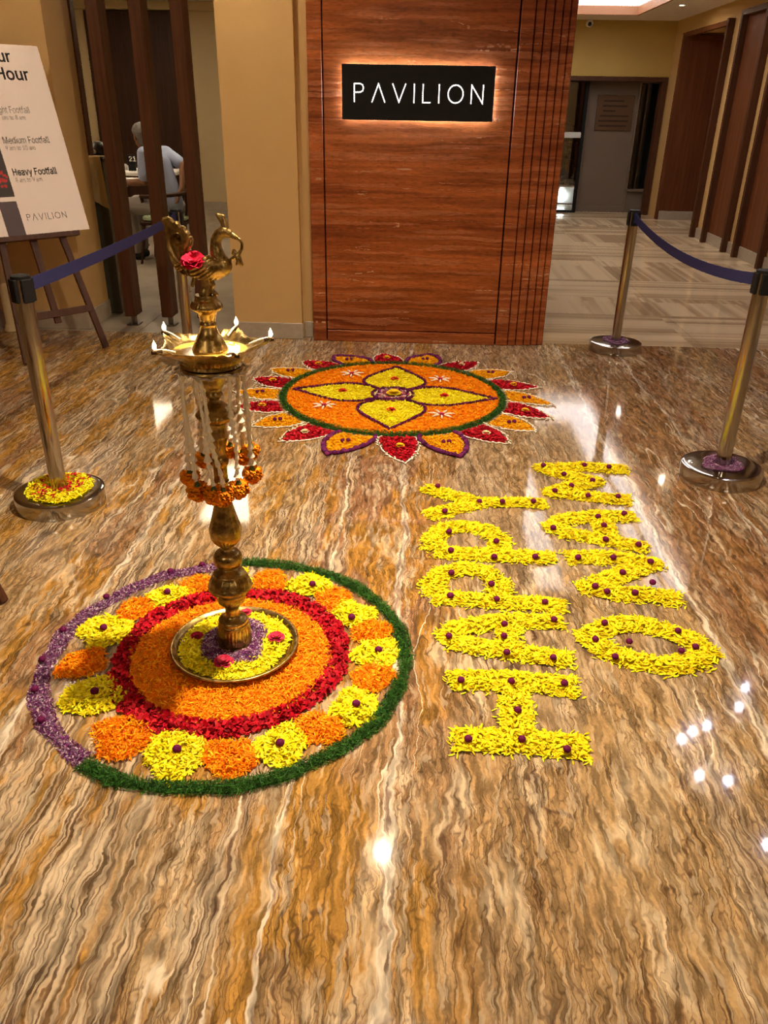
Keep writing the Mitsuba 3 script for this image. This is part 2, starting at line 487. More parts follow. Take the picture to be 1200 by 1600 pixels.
WHT = [(0.78, 0.72, 0.60), (0.84, 0.79, 0.68), (0.70, 0.63, 0.49)]
BEAD = [(0.085, 0.005, 0.050), (0.12, 0.010, 0.075), (0.06, 0.004, 0.032)]


def beads(line, r, cols, amt=0.2, step=None, jit=0.15, sub=1, base=0.0):
    """A chain of round flower heads along a line (one mesh)."""
    step = step or r * 1.7
    n = max(2, int(line.length / step))
    ico = trimesh.creation.icosphere(sub, 1.0)
    V0 = ico.vertices * (1 + 0.16 * (meshkit.noise(ico.vertices * 3.1 + 5) - 0.5))[:, None]
    Vs, Fs, Cs = [], [], []
    cc = jitter(cols, n, amt)
    for i in range(n):
        p = line.interpolate((i + 0.5) / n, normalized=True)
        s = r * rng.uniform(0.85, 1.15)
        Vs.append(V0 * [s, s, s * 0.85] + [p.x + rng.normal(0, r * jit), p.y + rng.normal(0, r * jit), base + s * 0.85])
        Fs.append(ico.faces + i * len(V0))
        Cs.append(np.tile(cc[i], (len(V0), 1)))
    return (np.vstack(Vs), np.vstack(Fs)), np.vstack(Cs)


def buds(line, L, W, cols, skew=0.5, base=0.0):
    """A chain of slender jasmine buds along a line, like stitches."""
    n = max(2, int(line.length / (L * 0.55)))
    t = np.linspace(0, 1, 5)
    prof = np.c_[np.array([0.25, 0.5, 0.9, 1.0, 0.15]) * W / 2, t * L]
    m0 = lathe(prof, 6)
    Vs, Fs, Cs = [], [], []
    cc = jitter(cols, n, 0.10)
    for i in range(n):
        s = i / n * line.length
        p, q = line.interpolate(s), line.interpolate(min(s + 0.01, line.length))
        a = math.atan2(q.y - p.y, q.x - p.x) + rng.normal(0.25, 0.22) * (1 if i % 2 else -1) * skew * 2
        V = m0.vertices[:, [2, 0, 1]] * rng.uniform(0.85, 1.1)
        c, s_ = math.cos(a), math.sin(a)
        V = np.c_[V[:, 0] * c - V[:, 1] * s_ + p.x, V[:, 0] * s_ + V[:, 1] * c + p.y, V[:, 2] + base + W * 0.55 + rng.uniform(0, 0.002)]
        Vs.append(V)
        Fs.append(m0.faces + i * len(V))
        Cs.append(np.tile(cc[i], (len(V), 1)))
    return (np.vstack(Vs), np.vstack(Fs)), np.vstack(Cs)


# ------------------------------------------------------------------ the setting: floors
YF = 5.76          # the line where the marble meets the corridor tiles
XR, YB, ZC = 3.76, 14.2, 2.75
put('floor', box(-5.2, XR, -4, YF, -0.06, 0), 'marble', label='polished brown marble floor with golden and white veins running away from the camera', kind='structure')
fc = put('floor', box(0.6, XR + 0.8, YF, 15.6, -0.08, -0.012), 'joint', label='corridor floor of striped beige stone tiles', kind='structure')
ys = [YF, 6.75, 7.44, 8.29, 9.45, 10.6, 11.65, 12.5, 13.4, 14.5, 15.6]
for ci, (xa, xb) in enumerate(((0.6, 2.07), (2.07, XR + 0.8))):
    for i in range(len(ys) - 1):
        g = 0.0012
        put('tile', box(xa + g, xb - g, ys[i] + g, ys[i + 1] - g, -0.02, -0.0002 * ((i + ci) % 2), 0.0008), 'tile_across' if i % 2 == 0 else 'tile_along', fc)
fr = put('floor', box(-6.5, 0.6, YF, 13.8, -0.08, -0.012), 'joint', label='restaurant floor of plain greige stone tiles behind the wooden posts', kind='structure')
for i in range(8):
    for j in range(9):
        xa, ya = -6.5 + i * 0.8875, YF + j * 0.8933
        put('tile', box(xa + 0.0015, xa + 0.886, ya + 0.0015, ya + 0.8918, -0.02, -0.0002 * ((i + j) % 2), 0.0008), 'greige', fr)

# ---- ceilings
put('ceiling', cat(box(-6.5, 4.6, -4, 6.6, ZC, ZC + 0.1), box(-6.5, 0.6, 6.6, 13.8, 2.86, 2.96)), 'ceiling', label='pale plaster ceiling of the lobby and restaurant', kind='structure')
# corridor ceiling with a raised luminous tray
TX0, TX1, TY0, TY1 = 1.25, 2.97, 6.75, 13.30
ck = put('ceiling', cat(box(0.6, TX0, 6.6, 15.6, ZC, ZC + 0.1), box(TX1, 4.6, 6.6, 15.6, ZC, ZC + 0.1), box(TX0, TX1, TY1, 15.6, ZC, ZC + 0.1),
                        box(TX0, TX1, 6.6, TY0, ZC, ZC + 0.1), box(TX0 - 0.1, TX1 + 0.1, TY0 - 0.1, TY1 + 0.1, ZC + 0.32, ZC + 0.36)), 'ceiling',
         label='corridor ceiling with a raised lit tray', kind='structure')
tr = 0.07
for (a, b, c, d) in ((TX0, TX1, TY1 - 0.03, TY1), (TX0, TX1, TY0, TY0 + 0.03), (TX0, TX0 + 0.03, TY0, TY1), (TX1 - 0.03, TX1, TY0, TY1)):
    put('tray_trim', box(a, b, c, d, ZC - 0.02, ZC + 0.09, 0.004), 'trimwood', ck, label='copper-brown timber edge of the lit tray')
for (a, b, c, d) in ((TX0, TX1, TY1, TY1 + 0.03), (TX0, TX1, TY0 - 0.03, TY0), (TX0 - 0.03, TX0, TY0, TY1), (TX1, TX1 + 0.03, TY0, TY1)):
    put('tray_side', box(a, b, c, d, ZC + 0.05, ZC + 0.34), 'white', ck)
for (a, b, c, d) in ((TX0, TX1, TY1 - 0.75, TY1 - 0.05), (TX0, TX1, TY0 + 0.05, TY0 + 0.5), (TX0 + 0.05, TX0 + 0.40, TY0 + 0.5, TY1 - 0.75), (TX1 - 0.40, TX1 - 0.05, TY0 + 0.5, TY1 - 0.75)):
    put('light_panel', box(a, b, c, d, ZC + 0.25, ZC + 0.27), 'white', ck, emit=area(L_COVE, 0.6), label='lavender-white lit panel of the ceiling tray')

# ---- the red travertine wall with the sign
PY = 5.66
wc = put('wall_center', box(-0.74, 0.90, PY + 0.065, PY + 0.62, 0, ZC), 'groove', label='red-brown polished travertine wall carrying the black sign', kind='structure')
put('stone_panel', box(-0.743, -0.652, PY, PY + 0.07, 0, ZC, 0.004), 'redstone', wc)
put('stone_panel', box(-0.644, 0.553, PY + 0.006, PY + 0.07, 0.085, ZC, 0.004), 'redstone', wc)
put('plinth', box(-0.644, 0.553, PY + 0.002, PY + 0.07, 0, 0.08, 0.004), 'redstone', wc)
xs = [0.560, 0.648, 0.705, 0.762, 0.815, 0.862, 0.903]
for i in range(6):
    put('stone_panel', box(xs[i] + 0.003, xs[i + 1] - 0.003, PY + 0.001 + 0.009 * i, PY + 0.08, 0, ZC, 0.004), 'redstone', wc)
put('stone_panel', box(0.863, 0.905, PY + 0.06, PY + 0.62, 0, ZC, 0.003), 'redstone', wc)
put('stone_panel', box(-0.745, -0.70, PY + 0.04, PY + 0.62, 0, ZC, 0.003), 'redstone', wc)

# ---- tan walls left of it
w = put('wall_left', cat(box(-1.315, -0.83, 5.70, 6.35, 0, 2.86), box(-0.83, -0.746, 5.76, 6.35, 0, 2.86)), 'tan', label='plain tan wall pier between the wooden posts and the red stone wall', kind='structure')
put('baseboard_left', cat(box(-1.323, -0.822, 5.688, 5.70, 0, 0.115, 0.003), box(-0.822, -0.746, 5.748, 5.76, 0, 0.115, 0.003), box(-1.327, -1.315, 5.69, 6.35, 0, 0.115, 0.003)), 'granite', label='stone skirting along the foot of the tan pier', kind='structure')
w2 = put('wall_left', box(-5.2, -2.445, 5.82, 6.26, 0, 2.86), 'tan', label='tan wall behind the easel', kind='structure')
put('baseboard_left', cat(box(-5.2, -2.437, 5.808, 5.82, 0, 0.13, 0.003), box(-2.445, -2.433, 5.808, 6.26, 0, 0.13, 0.003)), 'granite', label='stone skirting along the wall behind the easel', kind='structure')
put('trim_1', box(-2.605, -2.570, 6.62, 6.70, 0, 2.86, 0.003), 'wood', label='thin dark wooden strip at the edge of the restaurant opening', kind='structure')
# unseen walls closing the lobby, put in for bounced light
put('wall_unseen_left', box(-5.3, -5.2, -4, 5.82, 0, ZC), 'tan', kind='structure', label='unseen tan side wall closing the lobby for bounced light')  # out of view; closes the lobby so light bounces back
put('wall_back', box(-5.2, XR, -4.1, -4, 0, ZC), 'wood_panel', kind='structure', label='unseen lobby wall behind the camera, dark wood to darken chrome reflections')  # out of view; dark wood so the chrome poles reflect dark stripes

# ---- restaurant walls
wr = put('wall_back', box(-6.6, 0.6, 13.7, 13.8, 0, 2.86), 'cream', label='cream back wall of the restaurant', kind='structure')
put('wood_panel', box(-5.10, -3.74, 13.62, 13.71, 0, 2.74, 0.004), 'wood_dark', wr, label='dark brown panelling on the back wall')
put('cornice', box(-6.5, 0.6, 13.50, 13.70, 2.75, 2.855, 0.004), 'cream', wr)
put('baseboard', box(-3.74, 0.6, 13.685, 13.70, 0, 0.11), 'granite', wr)
put('wall_restaurant_left', box(-6.6, -6.5, 5.8, 13.8, 0, 2.86), 'cream', label='cream side wall of the restaurant', kind='structure')
put('wall_restaurant_right', box(0.58, 0.66, 6.26, 14.2, 0, 2.86), 'cream', label='wall between restaurant and corridor', kind='structure')
put('ceiling_header', box(-6.5, 0.6, 6.30, 6.40, 2.70, 2.90), 'ceiling', kind='structure', label='ceiling step at the restaurant entrance')

# ---- corridor: far wall with the opening
wf = put('wall_far', cat(box(0.66, 3.80, YB, YB + 0.12, 2.0, ZC), box(0.66, 1.2, YB, YB + 0.12, 0, 2.0), box(3.745, 3.80, YB, YB + 0.12, 0, 2.0)), 'ochre', label='mustard-yellow wall at the far end of the corridor', kind='structure')
put('door_frame', cat(box(1.2, 3.745, YB - 0.03, YB + 0.14, 1.94, 2.005, 0.004), box(1.14, 1.2, YB - 0.03, YB + 0.14, 0, 2.005, 0.004), box(3.66, 3.745, YB - 0.03, YB + 0.14, 0, 1.94, 0.004)), 'wood', wf, label='dark wooden frame around the opening')
wg = put('wall_far', cat(box(2.62, 3.42, 14.52, 14.60, 0, 2.2), box(3.42, 3.80, 14.52, 14.60, 0, 0.36), box(3.42, 3.80, 14.52, 14.60, 1.93, 2.2)), 'greypanel', label='grey-brown wall panel beyond the corridor opening', kind='structure')
put('panel_edge', cat(box(2.58, 2.63, 14.48, 14.60, 0, 2.2, 0.004), box(3.40, 3.43, 14.49, 14.60, 0, 2.0, 0.004)), 'greypanel', wg)
put('sill', box(3.42, 3.80, 14.46, 14.60, 0.33, 0.365, 0.004), 'greypanel', wg)
put('skirting', box(2.63, 3.42, 14.50, 14.53, 0, 0.10, 0.003), 'greypanel', wg)
put('window_1', box(3.43, 3.80, 14.55, 14.56, 0.36, 1.93), 'glass', label='narrow dark window at the right of the corridor opening', kind='structure')
gp = put('window_2', box(1.2, 2.58, 14.36, 14.366, 0.02, 2.0), 'glass', label='glass door panel at the left of the opening, looking out on the dark garden', kind='structure')
put('plate', box(2.20, 2.56, 14.345, 14.385, 1.13, 1.215, 0.003), 'frosted', gp, label='pale silver plate across the glass')
put('frame', cat(box(2.53, 2.58, 14.33, 14.40, 0, 2.0, 0.003), box(1.2, 2.58, 14.33, 14.40, 1.93, 1.96, 0.003), box(1.2, 2.58, 14.33, 14.40, 0, 0.03, 0.003)), 'black', gp)
put('opening_side', box(3.80, 3.86, YB, 16, 0, 2.75), 'night', wg)  # coloured night-dark so the narrow window looks dark
put('opening_side', cat(box(1.14, 1.2, YB + 0.14, 14.4, 0, 2.2), box(1.14, 3.8, YB + 0.12, 14.6, 2.2, 2.25)), 'greypanel', wg)
nb = thing('notice_board', 'brown notice board of faint lines on the grey wall beyond the corridor opening', 'notice board')
put('board', box(2.765, 3.345, 14.49, 14.52, 1.245, 1.755, 0.004), 'notice', nb)
for i, (a, b) in enumerate(((0.10, 0.42), (0.09, 0.48), (0.10, 0.30), (0.06, 0.52), (0.04, 0.52), (0.06, 0.50))):
    put('line_of_print', box(2.765 + a, 2.765 + b, 14.487, 14.491, 1.66 - 0.072 * i, 1.685 - 0.072 * i), 'notice_ink', nb)

# corridor left wall (behind the red stone)
put('wall_corridor_left', box(0.60, 0.72, 6.28, 15.6, 0, ZC), 'ochre', label='mustard wall behind the red stone wall', kind='structure')

# ---- corridor right wall
w5 = put('wall_right', cat(box(XR, XR + 0.1, -4, 11.66, 0, ZC), box(XR, XR + 0.9, 13.62, 14.2, 0, ZC), box(XR, XR + 0.9, 11.66, 13.62, 2.56, ZC), box(XR + 0.62, XR + 0.72, 11.66, 13.62, 0, 2.56), box(XR, XR + 0.9, 11.60, 11.66, 0, ZC)), 'tan',
         label='tan right-hand wall of lobby and corridor', kind='structure')
put('niche_panel', box(XR + 0.0, XR + 0.62, 13.585, 13.625, 0.13, 2.52, 0.003), 'wood_panel', w5, label='dark red wood panel at the far side of the niche')
put('niche_panel', box(XR + 0.585, XR + 0.625, 11.66, 13.585, 0.13, 1.98, 0.003), 'wood_dark', w5, label='dark wood lining in the back of the niche')
put('niche_trim', cat(box(XR - 0.04, XR + 0.04, 13.585, 13.66, 0, 2.56, 0.003), box(XR - 0.02, XR + 0.03, 11.66, 13.6, 2.50, 2.56, 0.003)), 'wood_panel', w5)
put('niche_trim', box(XR + 0.04, XR + 0.6, 13.55, 13.59, 2.46, 2.53, 0.003), 'wood_panel', w5)
put('skirting', cat(box(XR, XR + 0.62, 13.56, 13.586, 0, 0.13, 0.003), box(XR + 0.565, XR + 0.586, 11.66, 13.56, 0, 0.13, 0.003)), 'granite', w5)
edges = [11.60, 11.12, 10.33, 9.94, 9.17, 8.78, 8.0, 7.61, 6.83, 6.44]
put('skirting', box(XR - 0.022, XR, -4, 11.62, 0, 0.13, 0.003), 'granite', w5)
put('post', box(XR - 0.085, XR + 0.0, 11.575, 11.635, 0, 2.56, 0.003), 'wood', w5)
for i in range(1, len(edges) - 1, 2):
    ya, yb = edges[i + 1], edges[i]
    put('wood_panel', box(XR - 0.012, XR + 0.005, ya + 0.03, yb - 0.03, 0.13, 2.54, 0.003), 'wood_panel', w5)
    for y in (ya, yb):
        put('post', box(XR - 0.085, XR + 0.0, y - 0.03, y + 0.03, 0, 2.60, 0.003), 'wood', w5)
    put('rail', box(XR - 0.085, XR + 0.0, ya + 0.03, yb - 0.03, 2.54, 2.60, 0.003), 'wood', w5)

# ---- night garden behind the glass
put('night_backdrop', box(-0.5, 4.4, 18.4, 18.5, -0.1, 3.0), 'night', kind='structure', label='near-black backdrop standing for the night outside the glass')  # backdrop put in to close off the garden, night darkness in its colour
put('ground', box(-0.5, 4.4, 15.6, 18.4, -0.1, -0.02), 'night', kind='structure', label='garden ground outside the glass, coloured near-black for night')  # night darkness put into the ground colour
gl = thing('garden_light', 'white box light glowing behind the glass at the far end', 'light')
put('box', box(2.30, 2.80, 15.75, 16.05, 0.0, 0.30, 0.01), 'white', gl)
put('bulb', trimesh.creation.icosphere(2, 0.06).apply_translation((2.55, 15.66, 0.13)), 'white', gl, emit=area((3.5, 4, 3.8), 0.3), label='glowing lamp')


def plant(cx, cy, h, n, seed, label):
    r = np.random.default_rng(seed)
    k = thing('garden_plant', label, 'plant')
    stem = [tube(np.c_[cx + np.cumsum(r.normal(0, 0.02, 8)), cy + np.cumsum(r.normal(0, 0.02, 8)), np.linspace(-0.02, h, 8)], np.linspace(0.03, 0.012, 8), 7) for _ in range(2)]
    put('stem', cat(*stem), 'bark', k, smooth=True)
    ms = []
    for _ in range(n):
        p = np.array([cx, cy, h * 0.6]) + r.normal(0, 1, 3) * [0.22, 0.22, h * 0.28]
        L = r.uniform(0.08, 0.2)
        a, b = r.uniform(0, 6.28), r.uniform(-0.9, 0.3)
        d = np.array([math.cos(a) * math.cos(b), math.sin(a) * math.cos(b), math.sin(b)])
        s = np.cross(d, [0, 0, 1]) * L * 0.14
        p[2] = max(p[2], 0.1)
        V = np.array([p, p + d * L * 0.5 + s, p + d * L + [0, 0, -0.03], p + d * L * 0.5 - s, p + d * L * 0.5 + [0, 0, 0.015]])
        ms.append(trimesh.Trimesh(V, [[0, 1, 4], [1, 2, 4], [2, 3, 4], [3, 0, 4]], process=False))
    put('foliage', cat(*ms), 'leaf', k)


plant(2.35, 16.7, 0.55, 160, 3, 'low leafy garden plant behind the white box light')
plant(2.62, 17.2, 1.3, 140, 4, 'taller pale-stemmed garden plant behind the glass')

# ------------------------------------------------------------------ lamps, some unseen and some added for fill
def downlight(x, y, rad, r, wgt, label, group=None, z=ZC, cat_='downlight', drop=0.006):
    k = thing('downlight', label, cat_, group)
    ring = lathe([(r, z), (r, z - drop), (r + 0.012, z - drop), (r + 0.018, z - drop + 0.003), (r + 0.018, z), (r, z)], 32)
    ring = trimesh.Trimesh(ring.vertices[:-2], ring.faces[(ring.faces < len(ring.vertices) - 2).all(1)], process=False)
    ring.apply_translation((x, y, 0))
    put('ring', ring, 'lampbody', k)
    disc = lathe([(r * 0.98, z - 0.003), (r * 0.98, z - 0.001)], 20)
    disc.apply_translation((x, y, 0))
    put('lens', disc, 'white', k, emit=area(rad, wgt))


downlight(-0.04, 2.20, L_MAIN, 0.045, 8.0, 'strong downlight above the brass lamp', drop=0.024)
downlight(-1.15, 4.95, L_DOWN * 2.0, 0.035, 1.5, 'unseen downlight placed to wash the tan pier')  # out of view; placed to brighten the tan pier
downlight(-2.65, 4.95, L_DOWN * 1.4, 0.035, 1.2, 'downlight added out of view to light the wall behind the easel')  # added out of view to light the easel wall and poster
downlight(-0.11, 3.56, L_DOWN * 3.0, 0.03, 1.3, 'downlight above the flower carpet')
downlight(3.25, 9.6, L_DOWN * 0.8, 0.03, 0.5, 'unseen corridor downlight placed to light the middle of the tiled floor')  # out of view; placed to warm and brighten the corridor tiles
downlight(3.25, 12.2, L_DOWN * 0.8, 0.03, 0.5, 'unseen corridor downlight placed to light the floor near the niche')  # out of view; placed to brighten the far corridor
for i, (x, y) in enumerate(((2.83, 5.38), (2.69, 5.13), (2.36, 4.89), (2.23, 4.82), (2.12, 4.73), (2.14, 4.36), (2.33, 4.32), (2.40, 3.77))):
    downlight(x, y, L_SMALL, 0.022, 0.25, 'tiny cool-white ceiling LED on the right of the lobby', 'ceiling LED cluster')
for i, (x, y, g) in enumerate(((-1.9, -1.2, 1.0), (1.9, -1.2, 1.0))):  # added fill panels behind the camera for soft ambient light
    k = thing('unseen_ceiling_panel', ('added ceiling fill panel on the left behind the camera, out of view', 'added ceiling fill panel on the right behind the camera, out of view')[i], 'ceiling light')
    s = 0.45 if i < 2 else 0.30
    put('frame', cat(box(x - s - 0.03, x + s + 0.03, y - s - 0.03, y - s, ZC - 0.02, ZC), box(x - s - 0.03, x + s + 0.03, y + s, y + s + 0.03, ZC - 0.02, ZC), box(x - s - 0.03, x - s, y - s, y + s, ZC - 0.02, ZC), box(x + s, x + s + 0.03, y - s, y + s, ZC - 0.02, ZC)), 'lampbody', k)
    put('diffuser', box(x - s, x + s, y - s, y + s, ZC - 0.012, ZC - 0.002), 'white', k, emit=area(L_FILL * g, 1.0))
for i, (x, y) in enumerate(((-4.2, 11.4), (-2.2, 9.0), (-4.4, 7.6))):  # panels out of view, placed to light the restaurant
    k = thing('unseen_ceiling_panel', ('unseen restaurant ceiling light near the brown panelling', 'unseen restaurant ceiling light placed to light the seated man', 'unseen restaurant ceiling light placed to light the counter')[i], 'ceiling light')
    put('frame', cat(box(x - 0.33, x + 0.33, y - 0.83, y - 0.8, 2.84, 2.86), box(x - 0.33, x + 0.33, y + 0.8, y + 0.83, 2.84, 2.86)), 'lampbody', k)
    put('diffuser', box(x - 0.3, x + 0.3, y - 0.8, y + 0.8, 2.846, 2.858), 'white', k, emit=area(L_REST * (0.7, 1.1, 1.0)[i], 0.5))

# ------------------------------------------------------------------ the sign
STROKE = {
    'P': (0.62, [[(0, 0), (0, 1), (0.36, 1), (0.52, 0.93), (0.58, 0.77), (0.52, 0.60), (0.36, 0.52), (0.02, 0.52)]]),
    'A': (0.80, [[(0, 0), (0.40, 1), (0.80, 0)]]),
    'V': (0.80, [[(0, 1), (0.40, 0), (0.80, 1)]]),
    'I': (0.10, [[(0.05, 0), (0.05, 1)]]),
    'L': (0.46, [[(0, 1), (0, 0), (0.46, 0)]]),
    'O': (0.98, [[(0.49 + 0.47 * math.cos(a), 0.5 + 0.5 * math.sin(a)) for a in np.linspace(0, 2 * math.pi, 33)]]),
    'N': (0.72, [[(0, 0), (0, 1), (0.72, 0), (0.72, 1)]]),
}


def stroke_letter(ch, h, wd):
    _, ls = STROKE[ch]
    g = unary_union([LineString(np.array(l) * (h - wd) + wd / 2).buffer(wd / 2, cap_style='square' if ch != 'O' else 'round', join_style='mitre' if ch != 'O' and ch != 'P' else 'round', mitre_limit=1.4) for l in ls])
    return g


def stroke_word(word, h, width, wd, depth):
    """[(letter mesh in its own frame)] spaced evenly to a total width."""
    ws = [STROKE[c][0] * (h - wd) + wd for c in word]
    gap = (width - sum(ws)) / (len(word) - 1)
    x, out = 0, []
    for c, w_ in zip(word, ws):
        g = stroke_letter(c, h, wd)
        m = cat(*[trimesh.creation.extrude_polygon(q, depth, engine='earcut') for q in getattr(g, 'geoms', [g])])
        m.apply_translation((x, 0, 0))
        out.append(m)
        x += w_ + gap
    return out


SF = PY - 0.036   # the sign board's front face
sg = thing('wall_sign', 'black rectangular sign with glowing white capitals PAVILION on the red stone wall', 'sign')
put('board', box(-0.523, 0.428, SF, SF + 0.012, 1.437, 1.746, 0.002), 'black', sg)
for m in stroke_word('PAVILION', 0.108, 0.812, 0.0085, 0.004):
    M = np.eye(4)
    M[:3, :3] = [[1, 0, 0], [0, 0, -1], [0, 1, 0]]
    m.apply_transform(M)
    m.apply_translation((-0.449, SF, 1.536))
    put('letter', m, 'white', sg, emit=area(L_SIGN, 0.05), label='glowing white letter')
for (a, b, c, d) in ((-0.505, 0.410, 1.452, 1.462), (-0.505, 0.410, 1.721, 1.731), (-0.508, -0.498, 1.462, 1.721), (0.403, 0.413, 1.462, 1.721)):
    put('halo_strip', box(a, b, SF + 0.016, SF + 0.024, c, d), 'white', sg, emit=area(L_HALO * 2.2, 0.35), label='pink-white light strip behind the board')
for (x, z) in ((-0.4, 1.48), (0.3, 1.48), (-0.4, 1.70), (0.3, 1.70)):
    put('spacer', box(x - 0.01, x + 0.01, SF + 0.012, PY + 0.01, z - 0.01, z + 0.01), 'black', sg)

# CCTV camera on the far wall
cc = thing('security_camera', 'small white dome security camera high on the mustard wall', 'security camera')
put('body', trimesh.creation.icosphere(3, 0.055).apply_translation((2.43, YB - 0.07, 2.70)), 'white', cc, smooth=True)
put('base', box(2.40, 2.46, YB - 0.03, YB, 2.66, 2.74, 0.006), 'white', cc)
put('lens', trimesh.creation.icosphere(2, 0.030).apply_translation((2.43, YB - 0.108, 2.688)), 'black_gloss', cc, smooth=True, label='black lens')

# ------------------------------------------------------------------ wooden posts of the screen
for i, x in enumerate((-2.165, -1.885, -1.615)):
    k = thing('wooden_post', ('dark wooden screen post on a metal foot, nearest the easel', 'dark wooden screen post on a metal foot, middle of three', 'dark wooden screen post behind the brass peacock')[i], 'post', 'wooden screen posts')
    put('post', box(x - 0.04, x + 0.04, 5.93, 6.09, 0.075, 2.85, 0.003), 'wood', k)
    put('metal_foot', cat(box(x - 0.045, x + 0.045, 5.955, 6.065, 0, 0.010, 0.002), box(x - 0.014, x + 0.014, 5.99, 6.03, 0.008, 0.08, 0.002)), 'bracket', k, label='grey metal foot')

# ------------------------------------------------------------------ stanchions and belts
def stanchion(x, y, label, face, base_r=0.180, h=0.935):
    k = thing('stanchion', label, 'stanchion')
    base = lathe(smooth_prof([(base_r - 0.004, 0), (base_r, 0.004), (base_r, 0.052), (base_r - 0.006, 0.060), (base_r - 0.03, 0.064), (0.05, 0.068), (0.045, 0.068)], 3), 64)
    put('base', base, 'steel', k, smooth=35, to=at(x, y))
    put('pole', lathe([(0.036, 0.066), (0.036, 0.075), (0.0325, 0.080), (0.0325, h - 0.01), (0.031, h - 0.005)], 40), 'steel', k, smooth=35, to=at(x, y))
    head = lathe([(0.0345, h - 0.10), (0.0350, h - 0.098), (0.0350, h - 0.012), (0.0345, h - 0.006), (0.0345, h - 0.004), (0.028, h), (0.0, h + 0.001)], 40)
    head = trimesh.Trimesh(head.vertices, head.faces)
    put('head', cat(lathe([(0.0345, h - 0.013), (0.0352, h - 0.012), (0.0352, h - 0.003), (0.029, h)], 40)), 'black', k, smooth=35, to=at(x, y), label='black cap')
    for a in (face, face + 90, face + 180, face + 270):
        ca, sa = math.cos(math.radians(a)), math.sin(math.radians(a))
        m = box(0.026, 0.040, -0.021, 0.021, h - 0.098, h - 0.012, 0.003)
        put('belt_clip', m, 'black', k, to=at(x, y, 0, a), label='black belt slot')
    return k


ST = dict(LF=(-1.470, 2.945), LB=(-1.500, 5.110), RF=(1.425, 3.440), RB=(1.402, 5.630))


def belt(a, b, sag, parent, z=0.888, w=0.050):
    a, b = np.array(a), np.array(b)
    d = (b - a) / np.linalg.norm(b - a)
    p0, p1 = a + d * 0.042, b - d * 0.042
    t = np.linspace(0, 1, 25)
    P = p0 + (p1 - p0) * t[:, None]
    zc = z - sag * 4 * t * (1 - t)
    nrm = np.array([-d[1], d[0]]) * 0.0012
    V = []
    for s in (1, -1):
        for e in (1, -1):
            V.append(np.c_[P + nrm * s, zc + e * w / 2])
    V = np.vstack(V)
    n = 25
    Fc = []
    idx = [0, 1, 3, 2]
    for q in range(4):
        u, v = idx[q] * n, idx[(q + 1) % 4] * n
        for i in range(n - 1):
            Fc += [[u + i, u + i + 1, v + i + 1], [u + i, v + i + 1, v + i]]
    put('belt', (V, Fc), 'belt', parent, label='navy blue belt')
    for p in (p0, p1):
        put('belt_end', trimesh.creation.box((0.02, 0.016, w + 0.012)).apply_transform(trimesh.transformations.rotation_matrix(math.atan2(d[1], d[0]), (0, 0, 1))).apply_translation((p[0], p[1], z)), 'belt', parent, label='navy blue belt end')


k1 = stanchion(*ST['LF'], 'chrome stanchion front left with yellow and red petals on its base', 55)
belt(ST['LF'], ST['LB'], 0.015, k1)
k2 = stanchion(*ST['LB'], 'chrome stanchion back left, behind the brass lamp', 90)
k3 = stanchion(*ST['RF'], 'chrome stanchion at the right edge with purple petals on its base', 90)
belt(ST['RF'], ST['RB'], 0.075, k3)
k4 = stanchion(*ST['RB'], 'chrome stanchion back right, at the edge of the corridor', 90)


def ring_poly(cx, cy, r0, r1, irr=0.06):
    o, i_ = blob(cx, cy, r1, r1, 0, irr), Point(cx, cy).buffer(r0)
    return o.difference(i_)


x, y = ST['LF']
m, c = heap(ring_poly(x, y, 0.037, 0.142, 0.05), 26000, 0.017, 0.0055, YEL, h=0.014, edge=0.03, base=0.067)
m2, c2 = heap(ring_poly(x, y, 0.037, 0.115, 0.10), 5200, 0.014, 0.009, RED, h=0.016, edge=0.02, base=0.076, shrink=0.2)
lp = thing('petals', 'loose yellow petals sprinkled with red ones on the front left stanchion base', 'petals')
put('yellow_petals', m, 'petal', lp, color=c, kind='stuff')
put('red_petals', m2, 'petal', lp, color=c2, kind='stuff', label='red petals')
for nm, lb in (('RF', 'purple petal shreds on the base of the stanchion at the right edge'), ('RB', 'purple petal shreds on the base of the back right stanchion'), ('LB', 'purple petal shreds on the base of the back left stanchion')):
    x, y = ST[nm]
    m, c = heap(ring_poly(x, y, 0.037, 0.098, 0.10), 60000, 0.009, 0.0026, PUR, h=0.012, edge=0.03, base=0.067)
    put('petals', m, 'petal', None, color=c, label=lb, cat='petals')

# ------------------------------------------------------------------ easel and poster
EO = np.array([-2.1152, 5.2997, 0.0])
phi, al = math.radians(49.446), math.radians(17.546)
EU = np.array([math.cos(phi), math.sin(phi), 0])
EV = np.array([-math.sin(al) * math.sin(phi), math.sin(al) * math.cos(phi), math.cos(al)])
EN = np.cross(EU, EV)


def ep(u, v, n=0.0):
    return EO + EU * u + EV * v + EN * n


